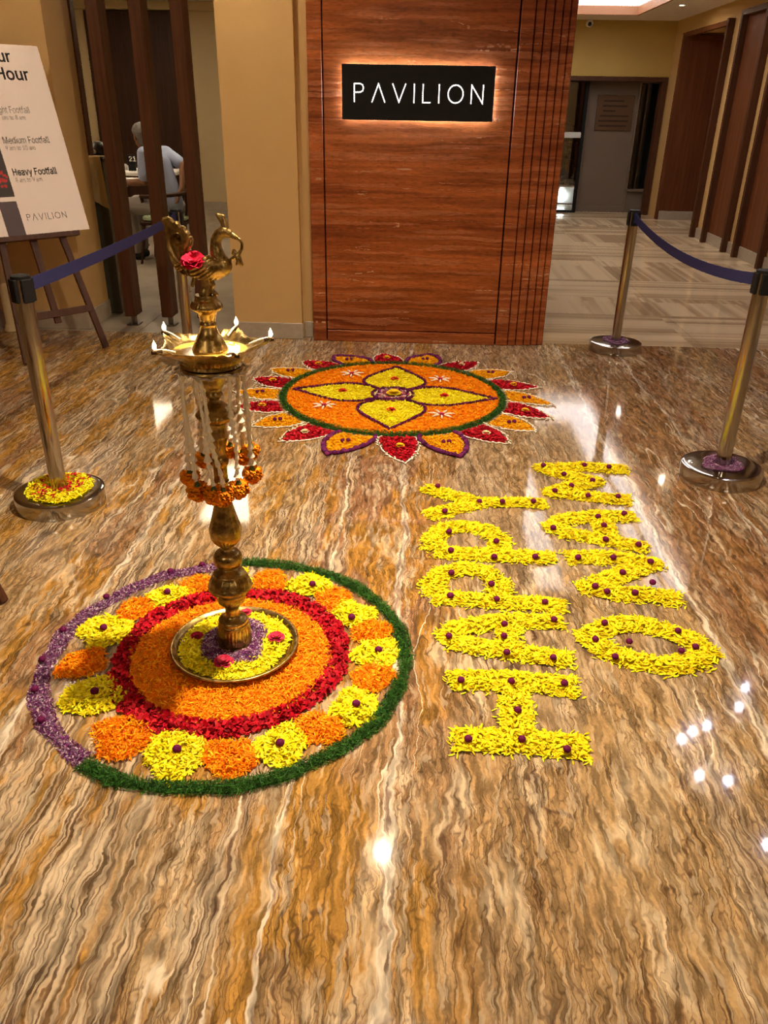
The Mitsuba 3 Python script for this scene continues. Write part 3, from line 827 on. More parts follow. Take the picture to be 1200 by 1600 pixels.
EM = np.eye(4)
EM[:3, 0], EM[:3, 1], EM[:3, 2], EM[:3, 3] = EU, EV, EN, EO
es = thing('easel', 'dark wooden tripod easel holding the white poster', 'easel')
put('leg', bar(ep(-0.016, 0.012), ep(-0.215, 1.86), 0.042, 0.022, EN), 'easel', es)
put('leg', bar(ep(-0.572, 0.012), ep(-0.375, 1.86), 0.042, 0.022, EN), 'easel', es)
put('mast', bar(ep(-0.285, 0.225, -0.012), ep(-0.295, 1.95, -0.012), 0.044, 0.020, EN), 'easel', es)
put('crossbar', bar(ep(-0.56, 0.285, 0.004), ep(-0.035, 0.285, 0.004), 0.045, 0.022, EN), 'easel', es)
put('ledge', bar(ep(-0.62, 0.765, 0.022), ep(0.01, 0.765, 0.022), 0.030, 0.050, EN), 'easel', es)
hb = ep(-0.295, 1.72, -0.03)
put('back_leg', bar([hb[0] - 0.42, hb[1] + 0.36, 0.0], hb, 0.040, 0.022, (1, 0, 0)), 'easel', es)
po = thing('poster', 'white poster board on the easel listing light, medium and heavy footfall hours', 'poster')


def eflat(m, u, v, n):
    m = m.copy()
    m.apply_translation((u, v, n))
    m.apply_transform(EM)
    return m


UR, VB, PW, PH, PN = 0.094, 0.7815, 0.75, 1.119, 0.026
put('board', eflat(box(UR - PW, UR, VB, VB + PH, 0, 0.006, 0.001), 0, 0, PN), 'poster', po)
TOP = PN + 0.0062


def etext(t, u, v, h, mat, bold=False, right=False, name='lettering', width=None):
    m = meshkit.text_mesh(t, h, 0.0006, bold)
    if width:
        m.apply_scale((width / m.extents[0], 1, 1))
    x0, x1 = m.bounds[0][0], m.bounds[1][0]
    m.apply_translation((-(x1 if right else x0), 0, 0))
    put(name, eflat(m, UR + u, VB + v, TOP), mat, po)


etext('our', -0.195, 1.018, 0.066, 'ink', True, True)
etext('t Hour', -0.112, 0.916, 0.068, 'ink', True, True)
etext('Light Footfall', -0.399, 0.722, 0.038, 'ink_grey', width=0.226)
etext('am to 8 am', -0.215, 0.683, 0.025, 'ink_grey', right=True, width=0.148)
etext('Medium Footfall', -0.399, 0.544, 0.039, 'ink', width=0.298)
etext('9 am to 10 am', -0.397, 0.505, 0.026, 'ink_grey', width=0.188)
etext('Heavy Footfall', -0.399, 0.356, 0.040, 'ink', True, width=0.288)
etext('8 am to 9 am', -0.395, 0.315, 0.026, 'ink_grey', width=0.170)
for m in stroke_word('PAVILION', 0.040, 0.264, 0.0042, 0.0006):
    put('lettering', eflat(m, UR - 0.397, VB + 0.083, TOP), 'ink_grey', po)
put('printed_picture', eflat(box(-PW, -0.431, 0.232, 0.56, 0, 0.0005), UR, VB, TOP), 'picture_dark', po, label='dark printed picture with red dots')
dots = []
for i in range(26):
    a, r = rng.uniform(0, 6.28), 0.05 * math.sqrt(rng.uniform(0, 1))
    dots.append(trimesh.creation.cylinder(0.008, 0.0006, sections=10).apply_translation((-0.475 + r * math.cos(a) * 0.7, 0.335 + r * math.sin(a), 0.0007)))
put('printed_berries', eflat(cat(*dots), UR, VB, TOP), 'picture_red', po)
put('grey_band', eflat(box(-0.545, -0.432, 0, 0.205, 0, 0.0005), UR, VB, TOP), 'band_grey', po, label='dark grey band low on the poster')  # plain dark grey band at the lower left of the board

# furniture just inside the left edge
pt = thing('beige_post', 'slim beige post on a flared foot by the wall left of the easel', 'post')
put('post', lathe(smooth_prof([(0.050, 0), (0.052, 0.01), (0.040, 0.05), (0.034, 0.10), (0.034, 0.6)], 4), 24), 'cream', pt, smooth=35, to=at(-2.985, 5.715))
put('top', box(-3.25, -2.93, 5.62, 5.79, 0.6, 0.635, 0.006), 'cream', pt)
sdt = thing('side_stand', 'dark wooden stand at the lower left edge of the picture', 'stand')
put('leg', bar((-1.362, 2.19, 0.0), (-1.56, 2.26, 0.50), 0.035, 0.035, (0, 1, 0), 0.004), 'wood', sdt)
put('leg', bar((-2.06, 2.19, 0.0), (-1.94, 2.26, 0.50), 0.035, 0.035, (0, 1, 0), 0.004), 'wood', sdt)
put('leg', bar((-2.06, 2.52, 0.0), (-1.94, 2.45, 0.50), 0.035, 0.035, (0, 1, 0), 0.004), 'wood', sdt)
put('leg', bar((-1.72, 2.52, 0.0), (-1.70, 2.45, 0.50), 0.035, 0.035, (0, 1, 0), 0.004), 'wood', sdt)
put('top', box(-2.02, -1.56, 2.20, 2.50, 0.49, 0.52, 0.006), 'wood', sdt)

# ------------------------------------------------------------------ counter, table, people in the restaurant
ct = thing('counter', 'dark grey-green counter at the restaurant entrance behind the easel wall', 'counter')
put('body', box(-3.6, -2.375, 6.335, 6.58, 0, 1.12, 0.004), 'booth', ct)
put('top', box(-3.62, -2.365, 6.32, 6.60, 1.12, 1.148, 0.004), 'black_gloss', ct)
# cloth over the counter's corner
pts = np.array([[-2.51, 6.45, 1.152], [-2.51, 6.314, 1.153], [-2.50, 6.304, 1.10], [-2.48, 6.302, 0.80]])
rows = []
for s in np.linspace(0, 1, 9):
    off = np.array([0.13 * s, 0, 0])
    rr = pts + off
    rr[:, 1] -= 0.006 * (1 + math.sin(s * 13)) * np.array([0, 0.3, 1, 1.6])
    rr[3, 2] = 0.86 - 0.07 * s
    rows.append(rr)
rows = np.array(rows)
V = np.vstack([rows.reshape(-1, 3), rows.reshape(-1, 3) + [0, -0.003, 0.003]])
Fc = []
for i in range(8):
    for j in range(3):
        a = i * 4 + j
        Fc += [[a, a + 1, a + 5], [a, a + 5, a + 4], [36 + a, 36 + a + 5, 36 + a + 1], [36 + a, 36 + a + 4, 36 + a + 5]]
put('draped_cloth', (V, Fc), 'cloth', None, smooth=True, label='cream cloth hanging over the dark counter', cat='cloth')

tb = thing('dining_table', 'white-topped dining table beyond the wooden posts', 'table')
put('tabletop', box(-4.5, -3.05, 10.35, 11.15, 0.725, 0.765, 0.006), 'white', tb)
for (x, y) in ((-4.4, 10.45), (-3.15, 10.45), (-4.4, 11.05), (-3.15, 11.05)):
    put('leg', box(x - 0.03, x + 0.03, y - 0.03, y + 0.03, 0, 0.725, 0.004), 'wood', tb)
sn = thing('table_number', 'small black table number card reading 21', 'table number')
put('card', box(-3.665, -3.575, 10.63, 10.66, 0.765, 0.95, 0.003), 'black', sn)
m = meshkit.text_mesh('21', 0.055, 0.0006, True)
M = np.eye(4)
M[:3, :3] = [[1, 0, 0], [0, 0, -1], [0, 1, 0]]
m.apply_transform(M)
m.apply_translation((-3.652, 10.629, 0.875))
put('numerals', m, 'white', sn, label='white numerals')
for i, (x, y, r, h, mt, lb) in enumerate(((-3.78, 10.60, 0.035, 0.12, 'cream', 'tall cream jar at the left of the table number'), (-3.76, 10.75, 0.05, 0.07, 'white', 'white bowl behind the cream jar on the dining table'), (-3.50, 10.62, 0.03, 0.11, 'cream', 'small cream bottle right of the table number'), (-3.25, 10.7, 0.06, 0.06, 'white', 'white bowl at the right end of the dining table'))):
    put('jar' if mt == 'cream' else 'bowl', lathe(smooth_prof([(r * 0.7, 0), (r, h * 0.2), (r, h * 0.7), (r * 0.6, h * 0.9), (r * 0.62, h)], 3), 18), mt, None, smooth=35, to=at(x, y, 0.765), label=lb, cat='jar' if mt == 'cream' else 'bowl')
t2 = thing('side_table', 'small dark table with a white plate in front of the seated man', 'table')
put('tabletop', box(-3.55, -3.20, 9.45, 9.85, 0.70, 0.735, 0.005), 'wood_dark', t2)
put('leg', box(-3.41, -3.35, 9.62, 9.68, 0, 0.70, 0.004), 'wood_dark', t2)
put('foot', box(-3.53, -3.23, 9.5, 9.8, 0, 0.02, 0.004), 'wood_dark', t2)
put('plate', lathe(smooth_prof([(0.05, 0), (0.08, 0.008), (0.11, 0.02), (0.105, 0.02), (0.07, 0.012)], 3), 24), 'white', None, smooth=35, to=at(-3.33, 9.62, 0.735), label='white plate on the small dark table by the man', cat='plate')

# chair under the man
chx, chy = -2.68, 8.80
ch = thing('armchair', 'dark wooden armchair with a pale green cushion under the seated man', 'chair')
put('seat', box(chx - 0.23, chx + 0.23, chy - 0.22, chy + 0.22, 0.385, 0.42, 0.006), 'wood_dark', ch)
cu = trimesh.creation.icosphere(3, 1.0)
cu.vertices = np.sign(cu.vertices) * np.abs(cu.vertices) ** 0.6 * [0.235, 0.225, 0.035] + [chx, chy, 0.448]
put('cushion', cu, 'cushion', ch, smooth=True, label='pale green cushion')
for (dx, dy) in ((-0.2, -0.19), (0.2, -0.19), (-0.2, 0.19), (0.2, 0.19)):
    put('leg', tube([(chx + dx * 1.25, chy + dy * 1.25, 0.0), (chx + dx * 1.05, chy + dy * 1.05, 0.25), (chx + dx, chy + dy, 0.40)], (0.013, 0.018, 0.024), 10), 'wood_dark', ch, smooth=True)
aa = np.radians(np.linspace(-150, 70, 20))
put('back_rail', tube(np.c_[chx + 0.25 * np.cos(aa), chy + 0.25 * np.sin(aa), np.full(20, 0.675) + 0.02 * np.cos(aa)], 0.020, 10), 'wood_dark', ch, smooth=True)
for a in (-150, -80, -10, 60):
    c_, s_ = math.cos(math.radians(a)), math.sin(math.radians(a))
    put('arm_post', tube([(chx + 0.20 * c_, chy + 0.20 * s_, 0.40), (chx + 0.23 * c_, chy + 0.23 * s_, 0.53), (chx + 0.25 * c_, chy + 0.25 * s_, 0.67)], (0.017, 0.014, 0.018), 10), 'wood_dark', ch, smooth=True)

# the seated man, facing left and away
mn = thing('person', 'grey-haired man in pale blue shirt sitting with elbow out beyond the wooden posts', 'person')
f = np.array([-0.80, 0.60, 0.0])
r_ = np.array([0.60, 0.80, 0.0])
pel, che, nek = np.array([-2.66, 8.80, 0.56]), np.array([-2.735, 8.80, 0.95]), np.array([-2.80, 8.80, 1.115])
shR, shL = np.array([-2.665, 8.92, 1.055]), np.array([-2.820, 8.70, 1.055])
elR, haR = np.array([-2.465, 8.82, 0.955]), np.array([-2.475, 8.72, 0.735])
elL, haL = np.array([-2.835, 8.66, 0.80]), np.array([-3.085, 8.74, 0.775])
hed = np.array([-2.865, 8.82, 1.215])
hipR, hipL = pel + r_ * 0.10 - [0, 0, 0.02], pel - r_ * 0.10 - [0, 0, 0.02]
knR, knL = np.array([-3.06, 9.02, 0.56]), np.array([-3.10, 8.78, 0.56])
anR, anL = np.array([-3.06, 9.06, 0.09]), np.array([-3.04, 8.83, 0.09])


def hand(h, d, side):
    """Palm, four fingers of different lengths and a thumb, gently curled."""
    d = d / np.linalg.norm(d)
    s = np.cross(d, [0, 0, 1.0])
    s = s / (np.linalg.norm(s) + 1e-9) * side
    b = [(h, 0.026, h + d * 0.055, 0.024)]
    for i, L in enumerate((0.066, 0.075, 0.070, 0.055)):
        o = h + d * 0.06 + s * (0.027 - 0.018 * i)
        k = o + d * L * 0.5 + [0, 0, -0.008]
        b += [(o, 0.0095, k, 0.009), (k, 0.009, k + d * L * 0.4 + [0, 0, -0.022], 0.008)]
    t = h + d * 0.015 + s * 0.03
    b += [(t - s * 0.01, 0.012, t + d * 0.03 + s * 0.018, 0.010), (t + d * 0.03 + s * 0.018, 0.010, t + d * 0.06 + s * 0.012, 0.009)]
    return b


nose = hed + f * 0.10 + [0, 0, -0.01]
body = [(pel, 0.13, che, 0.125), (che, 0.12, nek, 0.055), (shR, 0.06, shL, 0.06), (nek, 0.052, hed - [0, 0, 0.04], 0.052),
        (hed - f * 0.015 + [0, 0, 0.025], 0.085, hed + f * 0.02 - [0, 0, 0.05], 0.060), (hed + f * 0.05 - [0, 0, 0.06], 0.040, hed + f * 0.055 + [0, 0, 0.01], 0.045),
        (nose, 0.013, hed + f * 0.085 + [0, 0, 0.03], 0.010), (hed + r_ * 0.078, 0.018, hed + r_ * 0.080 - [0, 0, 0.03], 0.012), (hed - r_ * 0.078, 0.018, hed - r_ * 0.080 - [0, 0, 0.03], 0.012),
        (shR, 0.055, elR, 0.040), (elR, 0.040, haR, 0.027), (shL, 0.055, elL, 0.040), (elL, 0.040, haL, 0.027),
        (hipR, 0.095, knR, 0.065), (hipL, 0.095, knL, 0.065), (knR, 0.060, anR, 0.040), (knL, 0.060, anL, 0.040), (pel, 0.12, hipR, 0.10), (pel, 0.12, hipL, 0.10)]
body += hand(haR, np.array([-0.3, -0.2, -0.5]), 1) + hand(haL, np.array([-0.9, 0.3, -0.1]), 1)
put('body', flesh(body, 0.016, 6), 'skin', mn, smooth=True)
slR, slL = shR + (elR - shR) * 0.78, shL + (elL - shL) * 0.80
put('shirt', flesh([(pel + [0.01, 0, 0.03], 0.155, che, 0.150), (che, 0.145, nek - [0, 0, 0.03], 0.075), (shR, 0.075, shL, 0.075), (che, 0.13, shR, 0.075), (che, 0.13, shL, 0.075), (shR, 0.072, slR, 0.062), (shL, 0.072, slL, 0.066)], 0.025, 5), 'shirt', mn, smooth=True, label='pale blue short-sleeved shirt')
put('trousers', flesh([(pel - [0, 0, 0.0], 0.145, pel - [0, 0, 0.03], 0.14), (hipR, 0.105, knR, 0.080), (hipL, 0.105, knL, 0.080), (knR, 0.078, anR + [0, 0, 0.02], 0.060), (knL, 0.078, anL + [0, 0, 0.02], 0.060)], 0.025, 5), 'trousers', mn, smooth=True, label='grey trousers')
for an in (anR, anL):
    put('shoe', flesh([(an * [1, 1, 0] + [0.03, -0.02, 0.040], 0.040, an * [1, 1, 0] + [-0.14, 0.04, 0.030], 0.030), (an * [1, 1, 0] + [0, 0, 0.045], 0.045, an * [1, 1, 0] + [-0.06, 0.02, 0.045], 0.042)], 0.02, 4), 'black', mn, smooth=True, label='black shoe')
hr = flesh([(hed - f * 0.028 + [0, 0, 0.038], 0.090, hed - f * 0.045 - [0, 0, 0.035], 0.066), (hed + f * 0.02 + [0, 0, 0.052], 0.078, hed - f * 0.02 + [0, 0, 0.05], 0.085)], 0.014, 4)
hr.vertices += hr.vertex_normals * (0.010 * (meshkit.fbm(hr.vertices * 40) - 0.4))[:, None]
put('hair', hr, 'hair_grey', mn, smooth=True, label='short grey hair')
put('watch', trimesh.creation.torus(0.032, 0.007).apply_transform(trimesh.geometry.align_vectors([0, 0, 1], (haL - elL) / np.linalg.norm(haL - elL))).apply_translation(haL - (haL - elL) * 0.12), 'white', mn, smooth=True, label='pale wristwatch')

# a woman behind the counter
wm = thing('person', 'dark-haired woman with white flowers in her hair behind the counter', 'person')
wh = np.array([-2.735, 7.2, 1.105])
wf_, wr_ = np.array([-0.9, -0.43, 0]), np.array([0.43, -0.9, 0])
wn = wh - [0, 0, 0.12]
wb = [(wh + [0, 0, 0.02], 0.082, wh + wf_ * 0.02 - [0, 0, 0.045], 0.058), (wh + wf_ * 0.05 - [0, 0, 0.05], 0.038, wh + wf_ * 0.05 + [0, 0, 0.01], 0.042), (wh + wf_ * 0.095 - [0, 0, 0.01], 0.012, wh + wf_ * 0.082 + [0, 0, 0.02], 0.010),
      (wn, 0.045, wh - [0, 0, 0.04], 0.048), (wn - [0, 0, 0.05], 0.06, wn - [0, 0, 0.35], 0.12), (wn - [0, 0, 0.35], 0.11, wn - [0, 0, 0.52], 0.15)]
for s in (1, -1):
    S_, E_, H_ = wn + wr_ * 0.15 * s - [0, 0, 0.07], wn + wr_ * 0.19 * s + wf_ * 0.06 - [0, 0, 0.33], wn + wr_ * 0.12 * s + wf_ * 0.30 - [0, 0, 0.36]
    wb += [(wn - [0, 0, 0.06], 0.05, S_, 0.05), (S_, 0.045, E_, 0.034), (E_, 0.034, H_, 0.024)] + hand(H_, wf_ + [0, 0, -0.1], s)
    hp, kn = wn + wr_ * 0.09 * s - [0, 0, 0.52], wn + wr_ * 0.10 * s + wf_ * 0.40 - [0, 0, 0.52]
    ft = np.array([kn[0], kn[1], 0.05]) + wf_ * 0.02
    wb += [(hp, 0.09, kn, 0.065), (kn, 0.06, ft, 0.036), (ft - [0, 0, 0.015], 0.032, ft + wf_ * 0.15 - [0, 0, 0.025], 0.022)]
put('body', flesh(wb, 0.018, 5), 'skin', wm, smooth=True)
put('dress', flesh([(wn - [0, 0, 0.06], 0.085, wn - [0, 0, 0.35], 0.14), (wn - [0, 0, 0.35], 0.135, wn - [0, 0, 0.52], 0.175)] + [(wn - [0, 0, 0.52] + wr_ * 0.08 * s, 0.11, wn + wr_ * 0.10 * s + wf_ * 0.42 - [0, 0, 0.52], 0.085) for s in (1, -1)], 0.025, 5), 'dress', wm, smooth=True, label='dark red dress')
hr = flesh([(wh - wf_ * 0.02 + [0, 0, 0.03], 0.092, wh - wf_ * 0.05 - [0, 0, 0.03], 0.075), (wh - wf_ * 0.085 - [0, 0, 0.03], 0.055, wh - wf_ * 0.09 - [0, 0, 0.05], 0.05)], 0.015, 4)
put('hair', hr, 'hair_black', wm, smooth=True, label='black hair tied in a bun')
q = trimesh.creation.icosphere(2, 1.0)
q.vertices *= (1 + 0.35 * (meshkit.noise(q.vertices * 3) - 0.5))[:, None] * np.array([0.046, 0.024, 0.028])
q.apply_translation(wh + [-0.020, -0.088, 0.045])
put('hair_flowers', q, 'white', wm, smooth=True, label='white flowers')
sl = thing('stool', 'plain dark stool under the woman behind the counter', 'stool')
put('seat', lathe([(0.17, 0.36), (0.18, 0.37), (0.18, 0.39), (0.17, 0.40)], 24), 'wood_dark', sl, to=at(wh[0], 7.2))
for a in range(4):
    put('leg', bar((wh[0] + 0.16 * math.cos(a * 1.571 + .78), 7.2 + 0.16 * math.sin(a * 1.571 + .78), 0), (wh[0] + 0.12 * math.cos(a * 1.571 + .78), 7.2 + 0.12 * math.sin(a * 1.571 + .78), 0.365), 0.03, 0.03, (0.3, 1, 0)), 'wood_dark', sl)

# ------------------------------------------------------------------ the brass lamp
LX, LY = -0.527, 1.980
bl = thing('brass_oil_lamp', 'tall brass oil lamp with a peacock finial standing on the round flower carpet', 'oil lamp')
plate = lathe(smooth_prof([(0.10, 0.006), (0.165, 0.008), (0.186, 0.020), (0.194, 0.030), (0.1935, 0.034), (0.188, 0.035), (0.176, 0.028), (0.160, 0.018), (0.075, 0.018), (0.070, 0.030), (0.055, 0.036), (0.052, 0.040)], 3), 96,
              lambda R, Z, th: np.where((R > 0.172) & (R < 0.192) & (Z > 0.022), R, R))
put('base_plate', plate, 'brass', bl, smooth=35, to=at(LX, LY))
SP = [(0.046, 0.034), (0.0515, 0.044), (0.0525, 0.056), (0.0500, 0.089), (0.0455, 0.100), (0.0465, 0.106), (0.0440, 0.110), (0.0425, 0.120), (0.0300, 0.128), (0.0225, 0.136), (0.0205, 0.150), (0.0215, 0.160), (0.0260, 0.170), (0.0395, 0.184),
      (0.0440, 0.197), (0.0430, 0.205), (0.0445, 0.212), (0.0540, 0.219), (0.0630, 0.229), (0.0645, 0.238), (0.0620, 0.246), (0.0570, 0.262), (0.0470, 0.278), (0.0450, 0.283), (0.0340, 0.291), (0.0245, 0.296), (0.0250, 0.302), (0.0345, 0.308),
      (0.0410, 0.317), (0.0420, 0.328), (0.0415, 0.335), (0.0390, 0.343), (0.0335, 0.351), (0.0210, 0.358), (0.0160, 0.365), (0.0230, 0.374), (0.0370, 0.388), (0.0440, 0.404), (0.0465, 0.424), (0.0440, 0.438), (0.0400, 0.450), (0.0320, 0.480),
      (0.0245, 0.510), (0.0205, 0.524), (0.0215, 0.530), (0.0190, 0.536), (0.0190, 0.570), (0.0215, 0.577), (0.0190, 0.584), (0.0188, 0.618), (0.0225, 0.626), (0.0250, 0.634), (0.0245, 0.641), (0.0200, 0.648), (0.0180, 0.660), (0.0200, 0.676),
      (0.0225, 0.688), (0.0260, 0.700), (0.0265, 0.712), (0.0240, 0.732), (0.0260, 0.745), (0.0270, 0.750), (0.0450, 0.758), (0.0530, 0.768), (0.0510, 0.774), (0.0430, 0.782), (0.0330, 0.795), (0.0170, 0.806), (0.0130, 0.812), (0.0200, 0.820),
      (0.0235, 0.826), (0.0195, 0.834), (0.0210, 0.842), (0.0270, 0.850), (0.0345, 0.872), (0.0400, 0.880), (0.0690, 0.888), (0.0790, 0.894), (0.0760, 0.902)]


def flute(R, Z, th):
    A = np.zeros_like(R)
    for z0, z1, n, a in ((0.050, 0.096, 28, 0.035), (0.214, 0.232, 44, 0.030), (0.250, 0.275, 16, 0.020), (0.198, 0.184, 20, 0.03), (0.308, 0.318, 40, 0.035), (0.376, 0.400, 24, 0.04), (0.405, 0.500, 12, 0.030), (0.620, 0.640, 30, 0.03), (0.678, 0.705, 16, 0.05), (0.758, 0.776, 36, 0.03), (0.712, 0.745, 10, 0.02)):
        wgt = (Z > min(z0, z1)) & (Z < max(z0, z1))
        A = A + wgt * a * 1.7 * np.abs(np.cos(n * th / 2))
    return R * (1 - A)


put('stem', lathe(smooth_prof(SP, 3), 96, flute), 'brass', bl, smooth=40, to=at(LX, LY))
# dish with five spouts
ANG = np.radians([14, -52, -133, 152, 76])
RT = 0.160
TH = np.arange(240) / 240 * 2 * np.pi
d_ = np.abs((TH[:, None] - ANG[None] + np.pi) % (2 * np.pi) - np.pi).min(1)
spo = np.clip(1 - d_ / 0.58, 0, 1) ** 1.9
lip = 0.0022 * np.cos(np.clip(d_ / 0.30, 0, 1) * np.pi * 3) * (d_ < 0.30)
rows = []
for r, z, e, lift in ((0.060, 0.900, 0, 0), (0.074, 0.903, 0, 0), (0.079, 0.908, 0, 0), (0.076, 0.914, 0, 0), (0.082, 0.920, 0, 0), (0.083, 0.926, 0, 0), (0.092, 0.936, 0.10, 0), (0.104, 0.946, 0.5, 0.004), (0.112, 0.954, 0.95, 0.007), (0.115, 0.957, 1.0, 0.008), (0.115, 0.9595, 1.0, 0.008), (0.109, 0.9590, 0.93, 0.006), (0.104, 0.956, 0.75, 0.004), (0.099, 0.950, 0.35, 0.002), (0.092, 0.943, 0.0, 0), (0.040, 0.941, 0, 0), (0.030, 0.941, 0, 0)):
    R = r + e * (RT - 0.115) * spo
    if 0.912 < z < 0.930:
        R = R * (1 - 0.03 * np.abs(np.cos(22 * TH)))
    rows.append(np.c_[R * np.cos(TH), R * np.sin(TH), z + lift * spo + (lip if e > 0.7 else 0)])
rows = np.array(rows)
nr, ns = rows.shape[:2]
V = rows.reshape(-1, 3)
i, j = np.meshgrid(np.arange(nr - 1), np.arange(ns), indexing='ij')
k = (j + 1) % ns
a, b, c, d = i * ns + j, i * ns + k, (i + 1) * ns + k, (i + 1) * ns + j
Fc = np.concatenate([np.stack([a, b, c], -1).reshape(-1, 3), np.stack([a, c, d], -1).reshape(-1, 3)])
put('dish', trimesh.Trimesh(V, Fc, process=False), 'brass', bl, smooth=40, to=at(LX, LY), label='shallow oil dish with five pointed spouts')
put('oil', lathe([(0.094, 0.9445), (0.0941, 0.9448), (0.03, 0.9449)], 48), 'oil', bl, to=at(LX, LY), label='golden oil')
UP = [(0.030, 0.940), (0.0440, 0.944), (0.0445, 0.950), (0.0400, 0.960), (0.0345, 0.972), (0.0330, 0.976), (0.0255, 0.988), (0.0212, 1.000), (0.0205, 1.006), (0.0225, 1.010), (0.0205, 1.014), (0.0192, 1.020), (0.0215, 1.030), (0.0240, 1.038), (0.0300, 1.043),
      (0.0390, 1.049), (0.0405, 1.055), (0.0385, 1.061), (0.0340, 1.067), (0.0280, 1.072), (0.0275, 1.078), (0.0265, 1.083)]


def flute2(R, Z, th):
    return R * (1 - 0.045 * ((Z > 1.042) & (Z < 1.066)) * np.abs(np.cos(12 * th)) - 0.02 * ((Z > 0.945) & (Z < 0.958)) * np.abs(np.cos(20 * th)))


put('upper_stem', lathe(smooth_prof(UP, 3), 96, flute2), 'brass', bl, smooth=40, to=at(LX, LY))
# peacock, in profile facing right (+x)
pc = lambda a, z, y=0.0: (LX + a, LY + y, z)
pk = [(pc(-0.020, 1.142), 0.020, pc(0.012, 1.147), 0.031), (pc(0.012, 1.147), 0.031, pc(0.046, 1.153), 0.025), (pc(0.046, 1.153), 0.025, pc(0.053, 1.158), 0.018), (pc(0.044, 1.145), 0.018, pc(0.030, 1.137), 0.018),
      (pc(0.044, 1.166), 0.020, pc(0.037, 1.182), 0.0165), (pc(0.037, 1.182), 0.0165, pc(0.0345, 1.198), 0.0135), (pc(0.0345, 1.198), 0.0135, pc(0.0370, 1.214), 0.0125), (pc(0.0370, 1.214), 0.0125, pc(0.046, 1.228), 0.0130),
      (pc(0.046, 1.228), 0.0130, pc(0.058, 1.233), 0.0145), (pc(0.058, 1.233), 0.0140, pc(0.068, 1.229), 0.0105), (pc(0.068, 1.229), 0.0080, pc(0.088, 1.2195), 0.0050)]
pb = flesh(pk, 0.003, 4, 28)
dirs = pb.vertices - np.array(pc(0.0, 1.15))
a_ = dirs[:, 0] + 0.8 * dirs[:, 2]
wing = np.clip(1 - np.abs(dirs[:, 0] - 0.0) / 0.04, 0, 1) * (pb.vertices[:, 2] < 1.18)
pb.vertices += pb.vertex_normals * (0.0028 * wing * np.sin((dirs[:, 0] * 0.55 - dirs[:, 2] * 1.0 + 6 * dirs[:, 0] ** 2) * 620) + 0.0006 * np.sin(dirs[:, 0] * 1500) * np.sin(dirs[:, 2] * 1500))[:, None]
pck = put('peacock', pb, 'brass', bl, smooth=True, label='cast peacock body with curved neck')
put('legs', flesh([(pc(0.004, 1.125), 0.013, pc(0.004, 1.10), 0.012), (pc(0.004, 1.10), 0.012, pc(0.000, 1.085), 0.016), (pc(0.012, 1.122), 0.009, pc(0.020, 1.108), 0.007), (pc(0.020, 1.108), 0.007, pc(0.014, 1.096), 0.006), (pc(0.014, 1.096), 0.006, pc(0.026, 1.085), 0.006),
                     (pc(-0.024, 1.126), 0.004, pc(-0.031, 1.105), 0.0045)], 0.003, 4, 20), 'brass', pck, smooth=True)
# tail: scalloped upright plate with raised feathers
tail = np.array([(-0.012, 1.135), (-0.030, 1.127), (-0.050, 1.131), (-0.066, 1.1453), (-0.0757, 1.1645), (-0.0817, 1.189), (-0.083, 1.2215), (-0.085, 1.2455), (-0.0905, 1.256), (-0.0860, 1.2625), (-0.0751, 1.2640), (-0.066, 1.260), (-0.0610, 1.2535), (-0.0540, 1.2545),
                 (-0.0484, 1.2500), (-0.0455, 1.2440), (-0.0400, 1.2440), (-0.0350, 1.2400), (-0.0335, 1.2340), (-0.0290, 1.2310), (-0.0262, 1.2260), (-0.0262, 1.2210), (-0.0215, 1.2190), (-0.0190, 1.2110), (-0.0215, 1.2000), (-0.030, 1.190), (-0.0380, 1.1790), (-0.0390, 1.164), (-0.030, 1.155), (-0.010, 1.158)])
tp = Polygon(tail).buffer(0)
tm = trimesh.creation.extrude_polygon(tp, 0.014, engine='earcut')
tm = tm.subdivide_to_size(0.0028)
tv = tm.vertices - [0, 0, 0.007]
q = tv[:, :2] - np.array([-0.045, 1.150])
rad, ang = np.hypot(q[:, 0], q[:, 1]), np.arctan2(q[:, 1], q[:, 0])
dist = shapely.distance(tp.exterior, shapely.points(tv[:, :2]))
relief = 0.0042 * np.abs(np.sin(ang * 8 + rad * 40)) * np.clip(dist / 0.004, 0, 1) + 0.0025 * (dist < 0.004)
eye = np.hypot((tv[:, 0] + 0.055) / 0.8, tv[:, 1] - 1.213)
relief += 0.005 * np.cos(np.clip(eye / 0.016, 0, 1) * np.pi * 2) * (eye < 0.016)
thick = np.sign(tv[:, 2]) * (np.abs(tv[:, 2]) * (0.55 + 0.45 * np.clip((1.25 - tv[:, 1]) / 0.1, 0, 1)) + relief)
put('tail', trimesh.Trimesh(np.c_[LX + tv[:, 0], LY + thick, tv[:, 1]], tm.faces[:, ::-1], process=False), 'brass', pck, smooth=50, label='upright scalloped tail')
put('crest', flesh([(pc(0.061, 1.238), 0.0105, pc(0.0595, 1.252), 0.0085), (pc(0.0595, 1.252), 0.0085, pc(0.0565, 1.2665), 0.0065), (pc(0.058, 1.254), 0.0080, pc(0.0455, 1.2695), 0.0055), (pc(0.0565, 1.2665), 0.0062, pc(0.0475, 1.2680), 0.0058)], 0.003, 3, 16), 'brass', pck, smooth=True)
